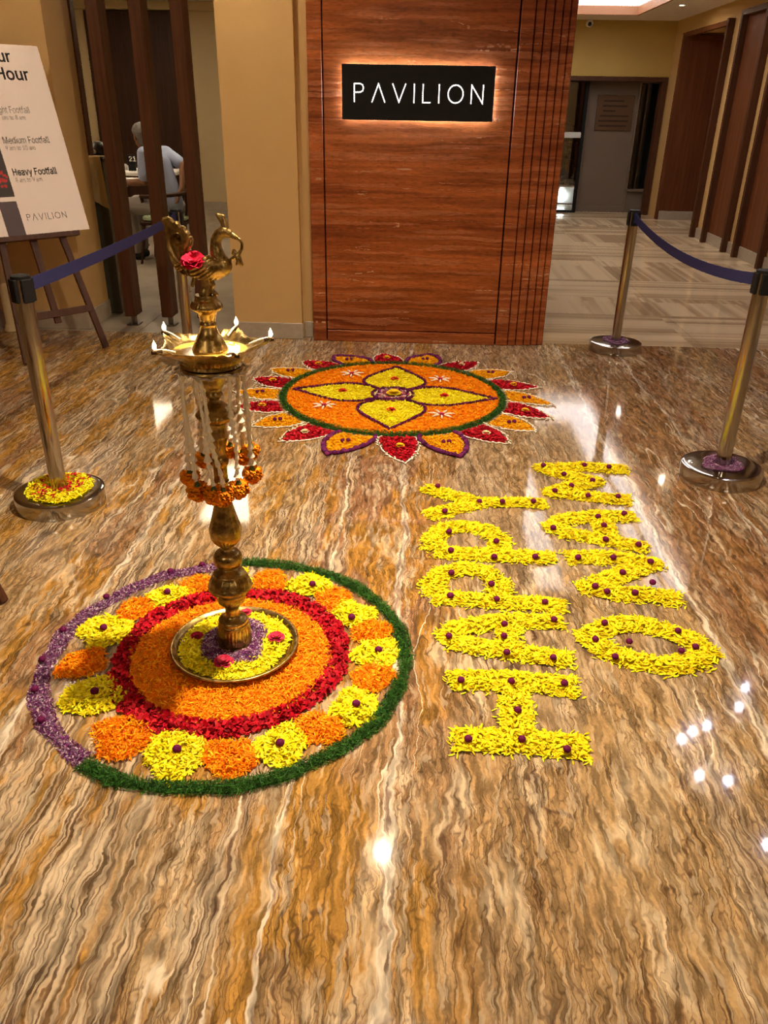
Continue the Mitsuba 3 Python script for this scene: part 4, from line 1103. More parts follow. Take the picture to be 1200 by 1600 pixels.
put('beak_ornament', flesh([(pc(0.086, 1.219), 0.0040, pc(0.095, 1.2150), 0.0040), (pc(0.095, 1.2150), 0.0035, pc(0.0998, 1.2066), 0.0032), (pc(0.0998, 1.2066), 0.0032, pc(0.0974, 1.193), 0.0034), (pc(0.0974, 1.193), 0.0034, pc(0.0870, 1.1775), 0.0055),
                              (pc(0.0870, 1.1775), 0.0045, pc(0.0790, 1.1880), 0.0045), (pc(0.079, 1.189), 0.005, pc(0.076, 1.183), 0.004), (pc(0.0870, 1.1775), 0.006, pc(0.070, 1.170), 0.004), (pc(0.0886, 1.1720), 0.0075, pc(0.0945, 1.1575), 0.0050), (pc(0.0886, 1.168), 0.005, pc(0.084, 1.158), 0.004)], 0.003, 3, 16), 'brass', pck, smooth=True)
# wicks and flames on the spouts
for i, a in enumerate(ANG):
    c_, s_ = math.cos(a), math.sin(a)
    r0, r1 = 0.100, 0.155
    wk = put('wick', tube([(LX + r0 * c_, LY + r0 * s_, 0.956), (LX + (r0 + r1) / 2 * c_, LY + (r0 + r1) / 2 * s_, 0.966), (LX + r1 * c_, LY + r1 * s_, 0.972)], (0.003, 0.0035, 0.0025), 8), 'wick', bl, smooth=True, label='white cotton wick')
    fl_ = lathe(smooth_prof([(0.0005, 0.0), (0.0048, 0.004), (0.0062, 0.010), (0.0048, 0.016), (0.0022, 0.021), (0.0003, 0.026)], 3), 14)
    put('flame', fl_, 'white', wk, to=at(LX + r1 * c_, LY + r1 * s_, 0.971, 0, 0.95), emit=area(L_FLAME, 0.35), label='bright small flame')
    put('soot', tube([(LX + 0.138 * c_, LY + 0.138 * s_, 0.9640), (LX + 0.150 * c_, LY + 0.150 * s_, 0.9660), (LX + 0.163 * c_, LY + 0.163 * s_, 0.9655)], (0.006, 0.0065, 0.0045), 10), 'soot', bl, smooth=True, label='sooty spout tip')


# ---- flowers
def rosette(r, n1=6, n2=4, cup=0.5, cols=RED, seed=0):
    """A rose-like bloom: two whorls of round cupped petals, facing up."""
    rr = np.random.default_rng(seed)
    Vs, Fs, Cs, o = [], [], [], 0
    for n, s, lift, tl in ((n1, 1.0, 0.0, 0.35), (n2, 0.65, 0.25, 0.95), (3, 0.35, 0.40, 1.25)):
        for i in range(n):
            a = 2 * np.pi * (i + rr.uniform(-0.2, 0.2)) / n + (0.4 if s < 1 else 0)
            u, v = np.meshgrid(np.linspace(0, 1, 6), np.linspace(-1, 1, 5), indexing='ij')
            w_ = 0.62 * np.sqrt(np.clip(np.sin(np.pi * (0.12 + 0.83 * u)), 0, 1)) * v
            x_, y_ = u * s * r, w_ * s * r
            z_ = s * r * (cup * (w_ ** 2) * 1.2 + tl * (u ** 1.6) * 0.7 - 0.15 * u ** 4) + lift * r * 0.5 + 0.03 * r * np.sin(9 * v + 5 * u)
            X, Y = x_ * np.cos(a) - y_ * np.sin(a), x_ * np.sin(a) + y_ * np.cos(a)
            V = np.stack([X, Y, z_ + 0.003], -1).reshape(-1, 3)
            q = [[i_ * 5 + j_, (i_ + 1) * 5 + j_, (i_ + 1) * 5 + j_ + 1, i_ * 5 + j_ + 1] for i_ in range(5) for j_ in range(4)]
            f_ = np.array([[t[0], t[1], t[2]] for t in q] + [[t[0], t[2], t[3]] for t in q])
            c0 = np.asarray(cols[rr.integers(0, len(cols))]) * rr.uniform(0.85, 1.15)
            Vs.append(V)
            Fs.append(f_ + o)
            Cs.append(np.repeat((c0[None] * (0.75 + 0.35 * u.reshape(-1, 1))), 1, 0))
            o += len(V)
    return (np.vstack(Vs), np.vstack(Fs)), np.clip(np.vstack(Cs), 0, 0.95)


PINK = [(0.56, 0.035, 0.085), (0.62, 0.06, 0.12), (0.50, 0.02, 0.06)]
DRED = [(0.36, 0.012, 0.035), (0.42, 0.02, 0.05)]
m, c = rosette(0.029, 7, 6, 0.8, [(0.55, 0.012, 0.05), (0.48, 0.01, 0.04), (0.62, 0.03, 0.08)], 5)
put('red_flower', m, 'petal', None, smooth=True, color=c, label='crimson flower tucked on the brass peacock\'s back', cat='flower', to=at(LX - 0.019, LY - 0.016, 1.162) @ T().rotate([1, 0, 0], 35))
for (dx, dy, r, cl, lb, sd) in ((-0.12, 0.011, 0.020, DRED, 'dark red flower at the left of the lamp plate', 1), (-0.009, -0.112, 0.030, PINK, 'large pink-red bloom at the front of the lamp plate', 2), (0.125, 0.02, 0.026, PINK, 'pink flower at the right of the lamp plate', 3), (0.005, 0.150, 0.018, PINK, 'pink flower behind the lamp stem on the plate', 4)):
    m, c = rosette(r, 6, 5, 0.5, cl, sd)
    put('red_flower', m, 'petal', None, smooth=True, color=c, label=lb, cat='flower', to=at(LX + dx, LY + dy, 0.036))

# petals on the lamp's plate
m, c = heap(ring_poly(LX, LY, 0.070, 0.172, 0.03), 30000, 0.018, 0.0064, YEL, h=0.014, edge=0.04, base=0.020, bend=0.10, shape=(0.3, 1.0, 0.45))
put('plate_petals', m, 'petal', None, color=c, label='yellow petals heaped around the lamp plate', cat='petals', kind='stuff')
m, c = heap(ring_poly(LX, LY, 0.054, 0.108, 0.10), 95000, 0.008, 0.0024, PUR, h=0.014, edge=0.03, base=0.034)
put('plate_petals', m, 'petal', None, color=c, label='purple petal shreds around the foot of the lamp stem', cat='petals', kind='stuff')


# garlands
def marigold(r, seed):
    rr = np.random.default_rng(seed)
    parts = []
    for lev in range(9):
        t_ = lev / 8
        n = int(26 - 14 * max(0, t_ * 1.3 - 0.3))
        for i in range(n):
            a = 2 * np.pi * i / n + rr.uniform(-0.15, 0.15)
            el = -0.55 + t_ * 1.9 + rr.uniform(-0.1, 0.1)
            parts.append((a, el))
    A = np.array(parts)
    n = len(A)
    dx, dz = np.cos(A[:, 1]), np.sin(A[:, 1])
    D = np.c_[np.cos(A[:, 0]) * dx, np.sin(A[:, 0]) * dx, -dz]
    S = np.c_[-np.sin(A[:, 0]), np.cos(A[:, 0]), np.zeros(n)]
    N = np.cross(D, S)
    L = r * rr.uniform(0.85, 1.08, n)
    W = r * 0.30
    V = np.stack([D * 0.25 * r + S * W * 0.4, D * 0.25 * r - S * W * 0.4, D * (L * 0.8)[:, None] + S * W * 0.8 + N * 0.06 * r, D * (L * 0.8)[:, None] - S * W * 0.8 - N * 0.06 * r, D * L[:, None] + S * W * 0.35 - N * 0.1 * r, D * L[:, None] - S * W * 0.35 + N * 0.10 * r], 1)
    V = V + np.array([0, 0, -0.25 * r])
    f_ = np.array([[0, 1, 3], [0, 3, 2], [2, 3, 5], [2, 5, 4]])
    Fc_ = (f_[None] + 6 * np.arange(n)[:, None, None]).reshape(-1, 3)
    C = np.repeat(jitter([(0.78, 0.26, 0.008), (0.84, 0.34, 0.012), (0.70, 0.19, 0.006)], n, 0.15), 6, 0)
    core = trimesh.creation.icosphere(2, r * 0.55)
    V2 = core.vertices * [1, 1, 0.9] + [0, 0, -0.25 * r]
    return join((V.reshape(-1, 3), Fc_, C), (V2, core.faces, np.tile((0.45, 0.12, 0.005), (len(V2), 1))))


GAR = [(175.5, 0.590, 'at the far left'), (238.5, 0.588, 'at the front left'), (270.5, 0.584, 'just left of the stem front'), (286.5, 0.580, 'across the stem front'), (315.5, 0.592, 'at the front right'),
       (2.5, 0.606, 'at the far right'), (133.5, 0.620, 'at the back left'), (83.0, 0.640, 'behind the stem'), (56.5, 0.628, 'at the back right'), (22.0, 0.662, 'short, at the right')]
mgs = [marigold(0.0285, s) for s in range(3)]
mg_ply = [ply(m, 'mat_petal', color=c) for m, c in mgs]
cal_ply = ply(lathe(smooth_prof([(0.003, 0.020), (0.005, 0.014), (0.0085, 0.006), (0.005, 0.0)], 3), 12), 'mat_calyx', smooth=True)
GTOP = [182, 212, 256, 262, 314, 4, 140, 96, 52, 26]
for i, (a, z, lb) in enumerate(GAR):
    g = thing('jasmine_garland', f'white jasmine string with orange marigold, hanging {lb} of the dish', 'garland', 'jasmine strings with marigolds')
    c_, s_ = math.cos(math.radians(a)), math.sin(math.radians(a))
    rt, rb = 0.080, 0.088
    zt, zb = 0.893, z + 0.018
    n = 60
    t_ = np.linspace(0, 1, n)
    zz = zt + (zb - zt) * t_
    rr_ = rt + (rb - rt) * t_
    ph = (t_ * (zt - zb) / 0.024 + 0.37 * i) % 1.0
    rad = 0.0040 + 0.0090 * (ph ** 1.3) * (0.5 + 0.5 * t_) * (0.8 + 0.4 * np.sin(i + 9 * t_))
    wob = 0.003 * np.sin(t_ * 9 + i * 2)
    ga = np.radians(GTOP[i] + (a - GTOP[i]) * t_ ** 1.2)
    P = np.c_[LX + rr_ * np.cos(ga) - wob * s_, LY + rr_ * np.sin(ga) + wob * c_, zz]
    st = tube(P, rad, 9)
    st.vertices += st.vertex_normals * (0.0016 * (meshkit.noise(st.vertices * 260) - 0.5))[:, None]
    put('jasmine_string', st, 'jasmine', g, smooth=60)
    put('marigold', mg_ply[i % 3], None, g, to=at(LX + rb * c_, LY + rb * s_, z, 40 * i, (1.0, 1.1, 1.05, 1.1, 1.05, 1.0, 0.95, 0.9, 0.95, 0.9)[i]), label='orange marigold head')
    put('calyx', cal_ply, None, g, to=at(LX + rb * c_, LY + rb * s_, z), label='dark green calyx')
# the tied ring of jasmine under the dish
ln = LineString([(0.086 * math.cos(a) , 0.086 * math.sin(a)) for a in np.linspace(0, 2 * np.pi, 60)])
(mv, mf), mc = buds(ln, 0.026, 0.0085, [(0.50, 0.45, 0.36), (0.58, 0.53, 0.44), (0.42, 0.37, 0.29)], 0.6)
mv[:, 2] += 0.889 + 0.004 * np.sin(np.arctan2(mv[:, 1], mv[:, 0]) * 5)
put('jasmine_ring', (mv, mf), 'petal', None, color=mc, smooth=True, to=at(LX, LY), label='ring of grey-white jasmine tied round the neck of the lamp dish', cat='garland')

# ------------------------------------------------------------------ the round flower carpet under the lamp
CX, CY = -0.548, 1.955
m, c = heap(ring_poly(CX + 0.02, CY, 0.10, 0.315, 0.015), 30000, 0.0150, 0.0038, ORG, h=0.010, edge=0.03, amt=0.2)
put('orange_petal_disc', m, 'petal', None, color=c, label='disc of fine orange petals around the lamp plate', cat='petals', kind='stuff')
m, c = heap(ring_poly(CX + 0.012, CY, 0.296, 0.368, 0.02), 16000, 0.0150, 0.0110, RED, h=0.012, edge=0.02, tilt=0.40, amt=0.25, shape=(0.6, 1.0, 0.8))
put('red_petal_ring', m, 'petal', None, color=c, label='ring of red rose petals round the orange disc', cat='petals', kind='stuff')


def arc_poly(r0, r1, a0, a1, irr=0.010):
    t_ = np.radians(np.linspace(a0, a1, 90))
    w1 = r1 + irr * np.sin(t_ * 9) + irr * 0.7 * np.sin(t_ * 23 + 1)
    w0 = r0 + irr * np.sin(t_ * 11 + 2) * 0.7
    return Polygon(np.vstack([np.c_[CX + w1 * np.cos(t_), CY + w1 * np.sin(t_)], np.c_[CX + w0 * np.cos(t_), CY + w0 * np.sin(t_)][::-1]]).tolist()).buffer(0)


m, c = heap(arc_poly(0.522, 0.568, -119, 97, 0.004), 70000, 0.018, 0.0017, GRN, h=0.017, edge=0.02, tilt=0.5, shape=(0.8, 1.0, 0.7), amt=0.42)
put('green_leaf_border', m, 'petal', None, color=c, label='half ring of shredded green leaves along the right of the round carpet', cat='leaves', kind='stuff')
m, c = heap(arc_poly(0.505, 0.562, 98, 241, 0.006), 85000, 0.008, 0.0026, PUR, h=0.010, edge=0.02, tilt=0.5, amt=0.25)
put('purple_petal_border', m, 'petal', None, color=c, label='half ring of purple and white petal shreds along the left of the round carpet', cat='petals', kind='stuff')
YC = [(-0.818, 2.254), (-0.955, 2.046), (-0.878, 1.737), (-0.584, 1.528), (-0.321, 1.575), (-0.140, 1.734), (-0.092, 1.987), (-0.177, 2.195), (-0.347, 2.364), (-0.620, 2.372)]
OC = [(-0.489, 2.383), (-0.733, 2.337), (-0.898, 2.176), (-0.967, 1.879), (-0.746, 1.580), (-0.446, 1.524), (-0.226, 1.646), (-0.096, 1.872), (-0.115, 2.103), (-0.254, 2.283)]


def clock(x, y):
    h = round(((90 - math.degrees(math.atan2(y - CY, x - CX))) % 360) / 30 * 2) / 2
    h = h if h >= 0.75 else h + 12
    if h > 12.25:
        h -= 12
    w_ = ['', 'one', 'two', 'three', 'four', 'five', 'six', 'seven', 'eight', 'nine', 'ten', 'eleven', 'twelve']
    return ('half past ' + w_[int(h)]) if h % 1 else (w_[int(h)] + " o'clock")


for j, (hx, hy) in enumerate(YC):
    a = math.atan2(hy - CY, hx - CX)
    big = 1.18 if j in (1, 2, 3) else 1.0
    m, c = heap(blob(hx, hy, 0.072 * big, 0.076 * big, a, 0.10), 30000, 0.021, 0.0074, YEL, h=0.015, edge=0.03, tilt=0.32, bend=0.10, shape=(0.3, 1.0, 0.45), amt=0.13)
    put('yellow_petal_heap', m, 'petal', None, color=c, label=f'yellow petal heap at {clock(hx, hy)} in the outer ring of the round carpet', cat='petal heap', group='yellow petal heaps of the round carpet')
for j, (hx, hy) in enumerate(OC):
    a = math.atan2(hy - CY, hx - CX)
    big = 1.25 if j in (4,) else (1.1 if j in (3, 5) else 1.0)
    m, c = heap(blob(hx, hy, 0.068 * big, 0.068 * big, a, 0.08), 36000, 0.0165, 0.0042, ORG, h=0.016, edge=0.03, tilt=0.38, amt=0.2)
    put('orange_petal_heap', m, 'petal', None, color=c, label=f'orange petal heap at {clock(hx, hy)} in the outer ring of the round carpet', cat='petal heap', group='orange petal heaps of the round carpet')

# dark purple button flowers
bt = trimesh.creation.icosphere(3, 1.0)
vn = bt.vertices.copy()
bt.vertices = vn * (1 + 0.22 * (meshkit.fbm(vn * 4.5, 3) - 0.5))[:, None] * [0.0125, 0.0125, 0.0105]
bt_c = np.clip(np.array([0.105, 0.008, 0.055]) * (0.6 + 0.9 * meshkit.noise(vn * 7))[:, None], 0, 1)
bt_ply = [ply(bt, 'mat_petal', smooth=True, color=bt_c)]
for j, (bx, by) in enumerate([(-0.819, 2.256), (-0.958, 2.037), (-0.873, 1.734), (-0.58, 1.524), (-0.32, 1.563), (-0.134, 1.728), (-0.085, 1.978), (-0.181, 2.148), (-0.334, 2.34)]):
    put('button_flower', bt_ply[0], None, None, to=at(bx, by, 0.026, 50 * j, 0.92), label=f'dark purple button flower on the yellow heap at {clock(bx, by)}', cat='flower', group='button flowers on the round carpet')
for j, a in enumerate((112, 124, 150, 172, 188, 203, 218)):
    put('button_flower', bt_ply[0], None, None, to=at(CX + 0.545 * math.cos(math.radians(a)), CY + 0.545 * math.sin(math.radians(a)), 0.016, 50 * j, 0.85), label=f'dark purple button flower in the purple border at {clock(CX + math.cos(math.radians(a)), CY + math.sin(math.radians(a)))}', cat='flower', group='button flowers in the purple border')

# ------------------------------------------------------------------ the letters
LET = {
'H': [[(0.131, 1.873), (0.327, 1.882), (0.5, 1.866)], [(0.134, 1.625), (0.315, 1.629), (0.486, 1.617)], [(0.318, 1.866), (0.305, 1.634)]],
'A': [[(0.508, 2.199), (0.319, 2.191), (0.164, 2.138), (0.135, 2.092), (0.161, 2.058), (0.313, 2.027), (0.505, 1.992)], [(0.331, 2.179), (0.317, 2.014)]],
'P': [[(0.092, 2.319), (0.304, 2.304), (0.53, 2.295)], [(0.097, 2.34), (0.087, 2.409), (0.128, 2.485), (0.207, 2.518), (0.283, 2.496), (0.32, 2.416), (0.312, 2.313)]],
'P2': [[(0.096, 2.635), (0.319, 2.618), (0.547, 2.621)], [(0.096, 2.649), (0.087, 2.733), (0.136, 2.825), (0.222, 2.85), (0.306, 2.822), (0.352, 2.741), (0.333, 2.635)]],
'Y': [[(0.055, 3.204), (0.166, 3.136), (0.289, 3.072), (0.45, 3.084), (0.572, 3.083)], [(0.07, 2.935), (0.173, 3.002), (0.289, 3.062)]],
'O': [[(0.581, 2.119), (0.663, 2.189), (0.744, 2.204), (0.832, 2.175), (0.909, 2.118), (0.934, 2.061), (0.886, 2.011), (0.789, 1.982), (0.698, 2.005), (0.621, 2.047), (0.581, 2.119)]],
'N': [[(0.592, 2.628), (0.77, 2.640), (0.900, 2.600), (0.779, 2.521), (0.640, 2.420), (0.712, 2.386), (0.841, 2.383), (0.94, 2.361)]],
'A2': [[(0.931, 2.986), (0.778, 2.986), (0.632, 2.939), (0.575, 2.872), (0.634, 2.817), (0.767, 2.772), (0.915, 2.723)], [(0.784, 2.967), (0.78, 2.784)]],
'M': [[(1.008, 3.477), (0.815, 3.500), (0.615, 3.462), (0.724, 3.385), (0.830, 3.331), (0.718, 3.268), (0.620, 3.200), (0.77, 3.167), (0.948, 3.144)]],
}
BUT = {
'H': [(0.162, 1.855), (0.308, 1.858), (0.462, 1.86), (0.314, 1.734), (0.171, 1.612), (0.313, 1.62), (0.427, 1.59)],
'A': [(0.133, 2.071), (0.314, 2.149), (0.307, 2.082), (0.479, 2.185), (0.308, 1.997), (0.447, 1.98)],
'P': [(0.152, 2.457), (0.144, 2.305), (0.29, 2.391), (0.301, 2.295), (0.463, 2.288)],
'P2': [(0.152, 2.769), (0.155, 2.62), (0.332, 2.704), (0.315, 2.583), (0.468, 2.594)],
'Y': [(0.114, 3.191), (0.139, 2.947), (0.288, 3.049), (0.386, 3.057), (0.519, 3.07)],
'M': [(0.613, 3.462), (0.807, 3.481), (0.919, 3.468), (0.694, 3.367), (0.813, 3.309), (0.708, 3.244), (0.626, 3.184), (0.763, 3.144), (0.893, 3.146)],
'A2': [(0.768, 2.946), (0.883, 2.982), (0.569, 2.833), (0.777, 2.869), (0.76, 2.75), (0.879, 2.718)],
'N': [(0.628, 2.6), (0.76, 2.61), (0.892, 2.588), (0.771, 2.503), (0.653, 2.401), (0.862, 2.44), (0.688, 2.369), (0.784, 2.368)],
'O': [(0.641, 2.177), (0.594, 2.084), (0.637, 1.997), (0.698, 2.078), (0.869, 2.148), (0.9, 2.065), (0.849, 2.04)],
}
WHO = {'H': 'the letter H nearest the camera', 'A': 'the A of HAPPY', 'P': 'the first P of HAPPY', 'P2': 'the second P of HAPPY', 'Y': 'the Y of HAPPY', 'O': 'the O of ONAM', 'N': 'the N of ONAM', 'A2': 'the A of ONAM', 'M': 'the M of ONAM'}
WID = {'H': 0.042, 'A': 0.038, 'P': 0.040, 'P2': 0.042, 'Y': 0.042, 'O': 0.040, 'N': 0.044, 'A2': 0.042, 'M': 0.046}
for L_, strokes in LET.items():
    poly = unary_union([LineString(s).buffer(WID[L_], cap_style='flat') for s in strokes])
    poly = unary_union([poly] + [LineString(s).buffer(WID[L_] * 0.8) for s in strokes if L_ == 'O'])
    dens = 23000
    # a few strays beyond the edge
    m, c = heap(poly.buffer(0.004), dens, 0.0210, 0.0078, YEL2, h=0.011, edge=0.025, tilt=0.26, bend=0.09, shape=(0.25, 1.0, 0.35), amt=0.14, shrink=0.010)
    stray = petals(sample_in(poly.buffer(0.018).difference(poly), 90), 0.019, 0.006, YEL2, 0.001, 0.003, 0.12)
    (v1, f1), c1 = join((m[0], m[1], c), stray)
    put('petal_letter', (v1, f1), 'petal', None, color=c1, label='yellow petals laid out as ' + WHO[L_], cat='letter')
    BB = np.array(BUT[L_])
    lo, hi = BB.min(0), BB.max(0)
    cells = [(('left', 'middle', 'right')[int(min(2, 3 * (b[0] - lo[0]) / (hi[0] - lo[0])))], ('near', 'centre', 'far')[int(min(2, 3 * (b[1] - lo[1]) / (hi[1] - lo[1])))]) for b in BB]
    for j, (bx, by) in enumerate(BUT[L_]):
        same = [q for q in range(len(BB)) if cells[q] == cells[j]]
        pre = '' if len(same) < 2 else ('nearer ' if by == min(BB[q][1] for q in same) else 'farther ' if by == max(BB[q][1] for q in same) else 'middle ')
        spot = f'{pre}purple button flower at {cells[j][1]} {cells[j][0]} of '
        put('button_flower', bt_ply[0], None, None, to=at(bx, by, 0.022, 37 * j, 0.85 if by < 2.3 else 0.95), label=spot + WHO[L_], cat='flower', group='button flowers on ' + WHO[L_])

# ------------------------------------------------------------------ the large sun-shaped flower carpet
QX, QY, QR = -0.131, 4.472, 0.640


def q2(r, a):
    return (QX + r * math.cos(math.radians(a)), QY + r * math.sin(math.radians(a)))


def bez(p0, p1, p2, p3, n=14):
    t_ = np.linspace(0, 1, n)[:, None]
    p0, p1, p2, p3 = map(np.asarray, (p0, p1, p2, p3))
    return (1 - t_) ** 3 * p0 + 3 * (1 - t_) ** 2 * t_ * p1 + 3 * (1 - t_) * t_ ** 2 * p2 + t_ ** 3 * p3


def inner_petal(tip, half, waist=0.115, side=0.20):
    """Ogee petal from the centre ring to its tip; half = half width."""
    tip = np.asarray(tip, float)
    L = np.hypot(*tip)
    u = tip / L
    v = np.array([-u[1], u[0]])
    out = []
    for s in (1, -1):
        a = u * 0.085 + v * s * 0.075
        b = u * (L * 0.43) + v * s * half
        c1 = bez(a, u * 0.15 + v * s * 0.14, u * (L * 0.30) + v * s * half, b, 8)
        c2 = bez(b, u * (L * 0.60) + v * s * half, u * (L * 0.78) + v * s * half * 0.42, tip, 12)
        out.append(np.vstack([c1, c2[1:]]))
    ring = np.vstack([out[0], out[1][::-1]])
    return Polygon(ring + [QX, QY])


tips = [(-0.594, 0.045), (0.006, 0.566), (0.604, -0.026), (0.004, -0.570)]
inner = [inner_petal(t, w_) for t, w_ in zip(tips, (0.165, 0.190, 0.165, 0.190))]
disc = Point(QX, QY).buffer(QR - 0.012, 48)
bed = disc.difference(unary_union([g.buffer(0.004) for g in inner] + [Point(QX, QY).buffer(0.125)]))
m, c = heap(bed, 15000, 0.0150, 0.0050, ORG, h=0.010, edge=0.03, tilt=0.35, amt=0.22)
put('orange_petal_disc', m, 'petal', None, color=c, label='large orange petal field of the sun-shaped carpet', cat='petals', kind='stuff')
ringp = Point(QX, QY).buffer(QR + 0.020, 64).difference(Point(QX, QY).buffer(QR - 0.022, 64))
m, c = heap(ringp, 52000, 0.018, 0.0020, GRN, h=0.018, edge=0.015, tilt=0.5, shape=(0.8, 1.0, 0.7), amt=0.42)
put('green_leaf_ring', m, 'petal', None, color=c, label='ring of shredded green leaves round the orange field', cat='leaves', kind='stuff')
for nm, g, t in zip(('left', 'far', 'right', 'near'), inner, tips):
    k = thing('yellow_star_petal', f'big yellow pointed petal on the {nm} side of the sun-shaped carpet, outlined in purple', 'petal shape', 'four yellow petals of the sun-shaped carpet')
    m, c = heap(g.buffer(-0.008), 15000, 0.0165, 0.0055, YEL, h=0.012, edge=0.03, tilt=0.32, amt=0.12)
    put('yellow_fill', m, 'petal', k, color=c, kind='stuff')
    m, c = beads(LineString(list(g.exterior.coords)), 0.0085, BEAD, base=0.004)
    put('purple_outline', m, 'petal', k, color=c, smooth=True, kind='stuff', label='dark purple bead outline')
    m, c = rosette(0.026, 6, 4, 0.4, [(0.60, 0.02, 0.02), (0.66, 0.05, 0.03)], 11)
    u = np.array(t) * 0.50
    put('red_flower', m, 'petal', None, smooth=True, color=c, to=at(QX + u[0], QY + u[1], 0.010), label=f'red flower on the {nm} yellow petal of the sun-shaped carpet', cat='flower', group='red flowers on the yellow petals')
# centre rosette
k = thing('carpet_centre', 'round centre of the sun-shaped carpet with yellow flower and red, white and purple petals', 'flower centre')
m, c = heap(Point(QX, QY).buffer(0.108).difference(Point(QX, QY).buffer(0.045)), 24000, 0.014, 0.005, [(0.50, 0.02, 0.05), (0.62, 0.08, 0.12), (0.15, 0.02, 0.12), (0.66, 0.56, 0.50), (0.62, 0.50, 0.40)], h=0.012, edge=0.02, amt=0.2)
put('mixed_petals', m, 'petal', k, color=c, kind='stuff')
m, c = beads(LineString(list(Point(QX, QY).buffer(0.120, 24).exterior.coords)), 0.0095, BEAD, base=0.004)
put('purple_ring', m, 'petal', k, color=c, smooth=True, kind='stuff', label='dark purple bead ring')
m, c = buds(LineString(list(Point(QX, QY).buffer(0.103, 24).exterior.coords)), 0.022, 0.008, WHT, base=0.003)
put('white_ring', m, 'petal', k, color=c, smooth=True, kind='stuff', label='ring of white jasmine buds')
m, c = rosette(0.045, 9, 7, 0.3, [(0.78, 0.58, 0.02), (0.72, 0.50, 0.02)], 21)
m[0][:, 2] *= 0.9
put('yellow_flower', m, 'petal', k, smooth=True, color=c, to=at(QX + 0.006, QY + 0.01, 0.008), label='yellow flower')
# white crosses
for nm, (dx, dy) in (('far left', (-0.271, 0.368)), ('far right', (0.283, 0.302)), ('near left', (-0.377, -0.243)), ('near right', (0.280, -0.336))):
    k = thing('white_flower', f'white spidery flower with a red centre at the {nm} of the orange field', 'flower', 'white flowers on the orange field')
    for i in range(7):
        a = 2 * math.pi * (i + 0.25) / 7
        L = 0.058 * rng.uniform(0.85, 1.1)
        p = np.array([QX + dx, QY + dy, 0.0165])
        dd = np.array([math.cos(a), math.sin(a), 0])
        put('white_petal', tube([p + dd * 0.016, p + dd * (0.016 + L * 0.5) + [0, 0, 0.002], p + dd * (0.016 + L)], (0.003, 0.0062, 0.0022), 7), 'jasmine', k, smooth=True)
    m, c = rosette(0.021, 5, 4, 0.4, PINK, 31)
    put('red_centre', m, 'petal', k, smooth=True, color=c, to=at(QX + dx, QY + dy, 0.011), label='pink-red centre')
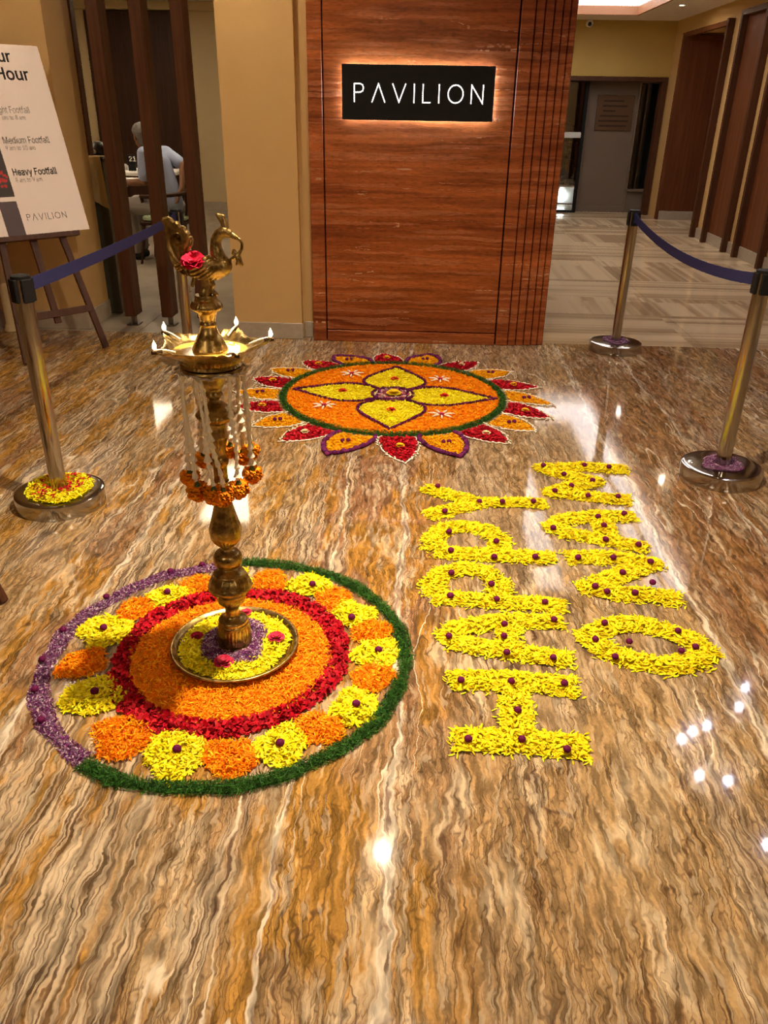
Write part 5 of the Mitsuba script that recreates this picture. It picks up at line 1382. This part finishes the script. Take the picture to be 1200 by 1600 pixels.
# outer petals
TIPS = [('R', 0.888, 96.3), ('Y', 0.905, 75.0), ('R', 0.913, 53.7), ('Y', 0.922, 35.9), ('R', 0.914, 14.3), ('Y', 0.939, -5.9), ('R', 0.942, -19.8), ('Y', 0.934, -33.9), ('R', 0.938, -49.1), ('Y', 0.973, -68.3), ('R', 1.005, -84.6), ('Y', 0.970, -107.0), ('R', 0.945, -124.6), ('Y', 0.924, -141.3), ('R', 0.914, -161.7), ('Y', 0.932, -178.5), ('R', 0.907, 164.3), ('Y', 0.922, 150.5), ('R', 0.895, 133.5), ('Y', 0.883, 117.7)]
CREAMSPOT = (2, 8, 12)
PURPLE = (1, 9, 11, 19)
for i, (kc, tr_, ta) in enumerate(TIPS):
    ba = 94 - 18 * i
    r0 = QR + 0.024
    hw = 8.1
    a0, a1 = q2(r0, ba + hw), q2(r0, ba - hw)
    tip = q2(tr_, ta)
    rm = r0 + (tr_ - r0) * 0.48
    am = ba + (((ta - ba + 180) % 360) - 180) * 0.45
    full = 1.06 if i not in PURPLE else 1.22
    s0 = bez(a0, q2(r0 + 0.05, ba + hw * full), q2(rm + 0.05, am + hw * full * 0.92), tip, 12)
    s1 = bez(tip, q2(rm + 0.05, am - hw * full * 0.92), q2(r0 + 0.05, ba - hw * full), a1, 12)
    base_arc = np.array([q2(r0, a) for a in np.linspace(ba - hw, ba + hw, 8)])
    g = Polygon(np.vstack([s0, s1[1:], base_arc[1:-1]])).buffer(0)
    if g.geom_type != 'Polygon':
        g = max(g.geoms, key=lambda q: q.area)
    hcl = clock(CX + tip[0] - QX, CY + tip[1] - QY)
    cl = 'red' if kc == 'R' else 'golden yellow'
    k = thing('sun_ray_petal', f'{cl} pointed outer petal at {hcl} on the rim of the sun-shaped carpet', 'petal shape', f'{cl} outer petals of the sun-shaped carpet')
    if kc == 'R':
        m, c = heap(g.buffer(-0.010), 13000, 0.0155, 0.0095, RED, h=0.010, edge=0.025, tilt=0.35, amt=0.22, shape=(0.6, 1.0, 0.8))
    else:
        m, c = heap(g.buffer(-0.010), 16000, 0.0155, 0.0055, GOLD, h=0.010, edge=0.025, tilt=0.32, amt=0.16)
    put('petal_fill', m, 'petal', k, color=c, kind='stuff')
    edge = LineString(np.vstack([s0, s1[1:]]))
    if i in PURPLE:
        m, c = beads(edge, 0.0125, [(0.10, 0.012, 0.075), (0.14, 0.02, 0.10)], step=0.017)
        put('purple_outline', m, 'petal', k, color=c, smooth=True, kind='stuff', label='dark purple bead outline')
    else:
        m, c = buds(edge, 0.030, 0.0085, WHT)
        put('white_outline', m, 'petal', k, color=c, smooth=True, kind='stuff', label='outline of white jasmine buds')
    p = q2(r0 + (tr_ - r0) * 0.42, am)
    if kc == 'R':
        cs = [(0.76, 0.66, 0.40)] if i in CREAMSPOT else [(0.80, 0.52, 0.02), (0.76, 0.46, 0.02)]
        m, c = rosette(0.024, 7, 5, 0.4, cs, 40 + i)
        put('centre_flower', m, 'petal', k, smooth=True, color=c, to=at(p[0], p[1], 0.009), label='cream centre flower' if i in CREAMSPOT else 'yellow centre flower')
    else:
        for s in (-1, 1):
            put('button_flower', bt_ply[0], None, k, to=at(p[0] + s * 0.014, p[1] + s * 0.004, 0.017, 60 * s, 0.9), label='dark purple button flower')
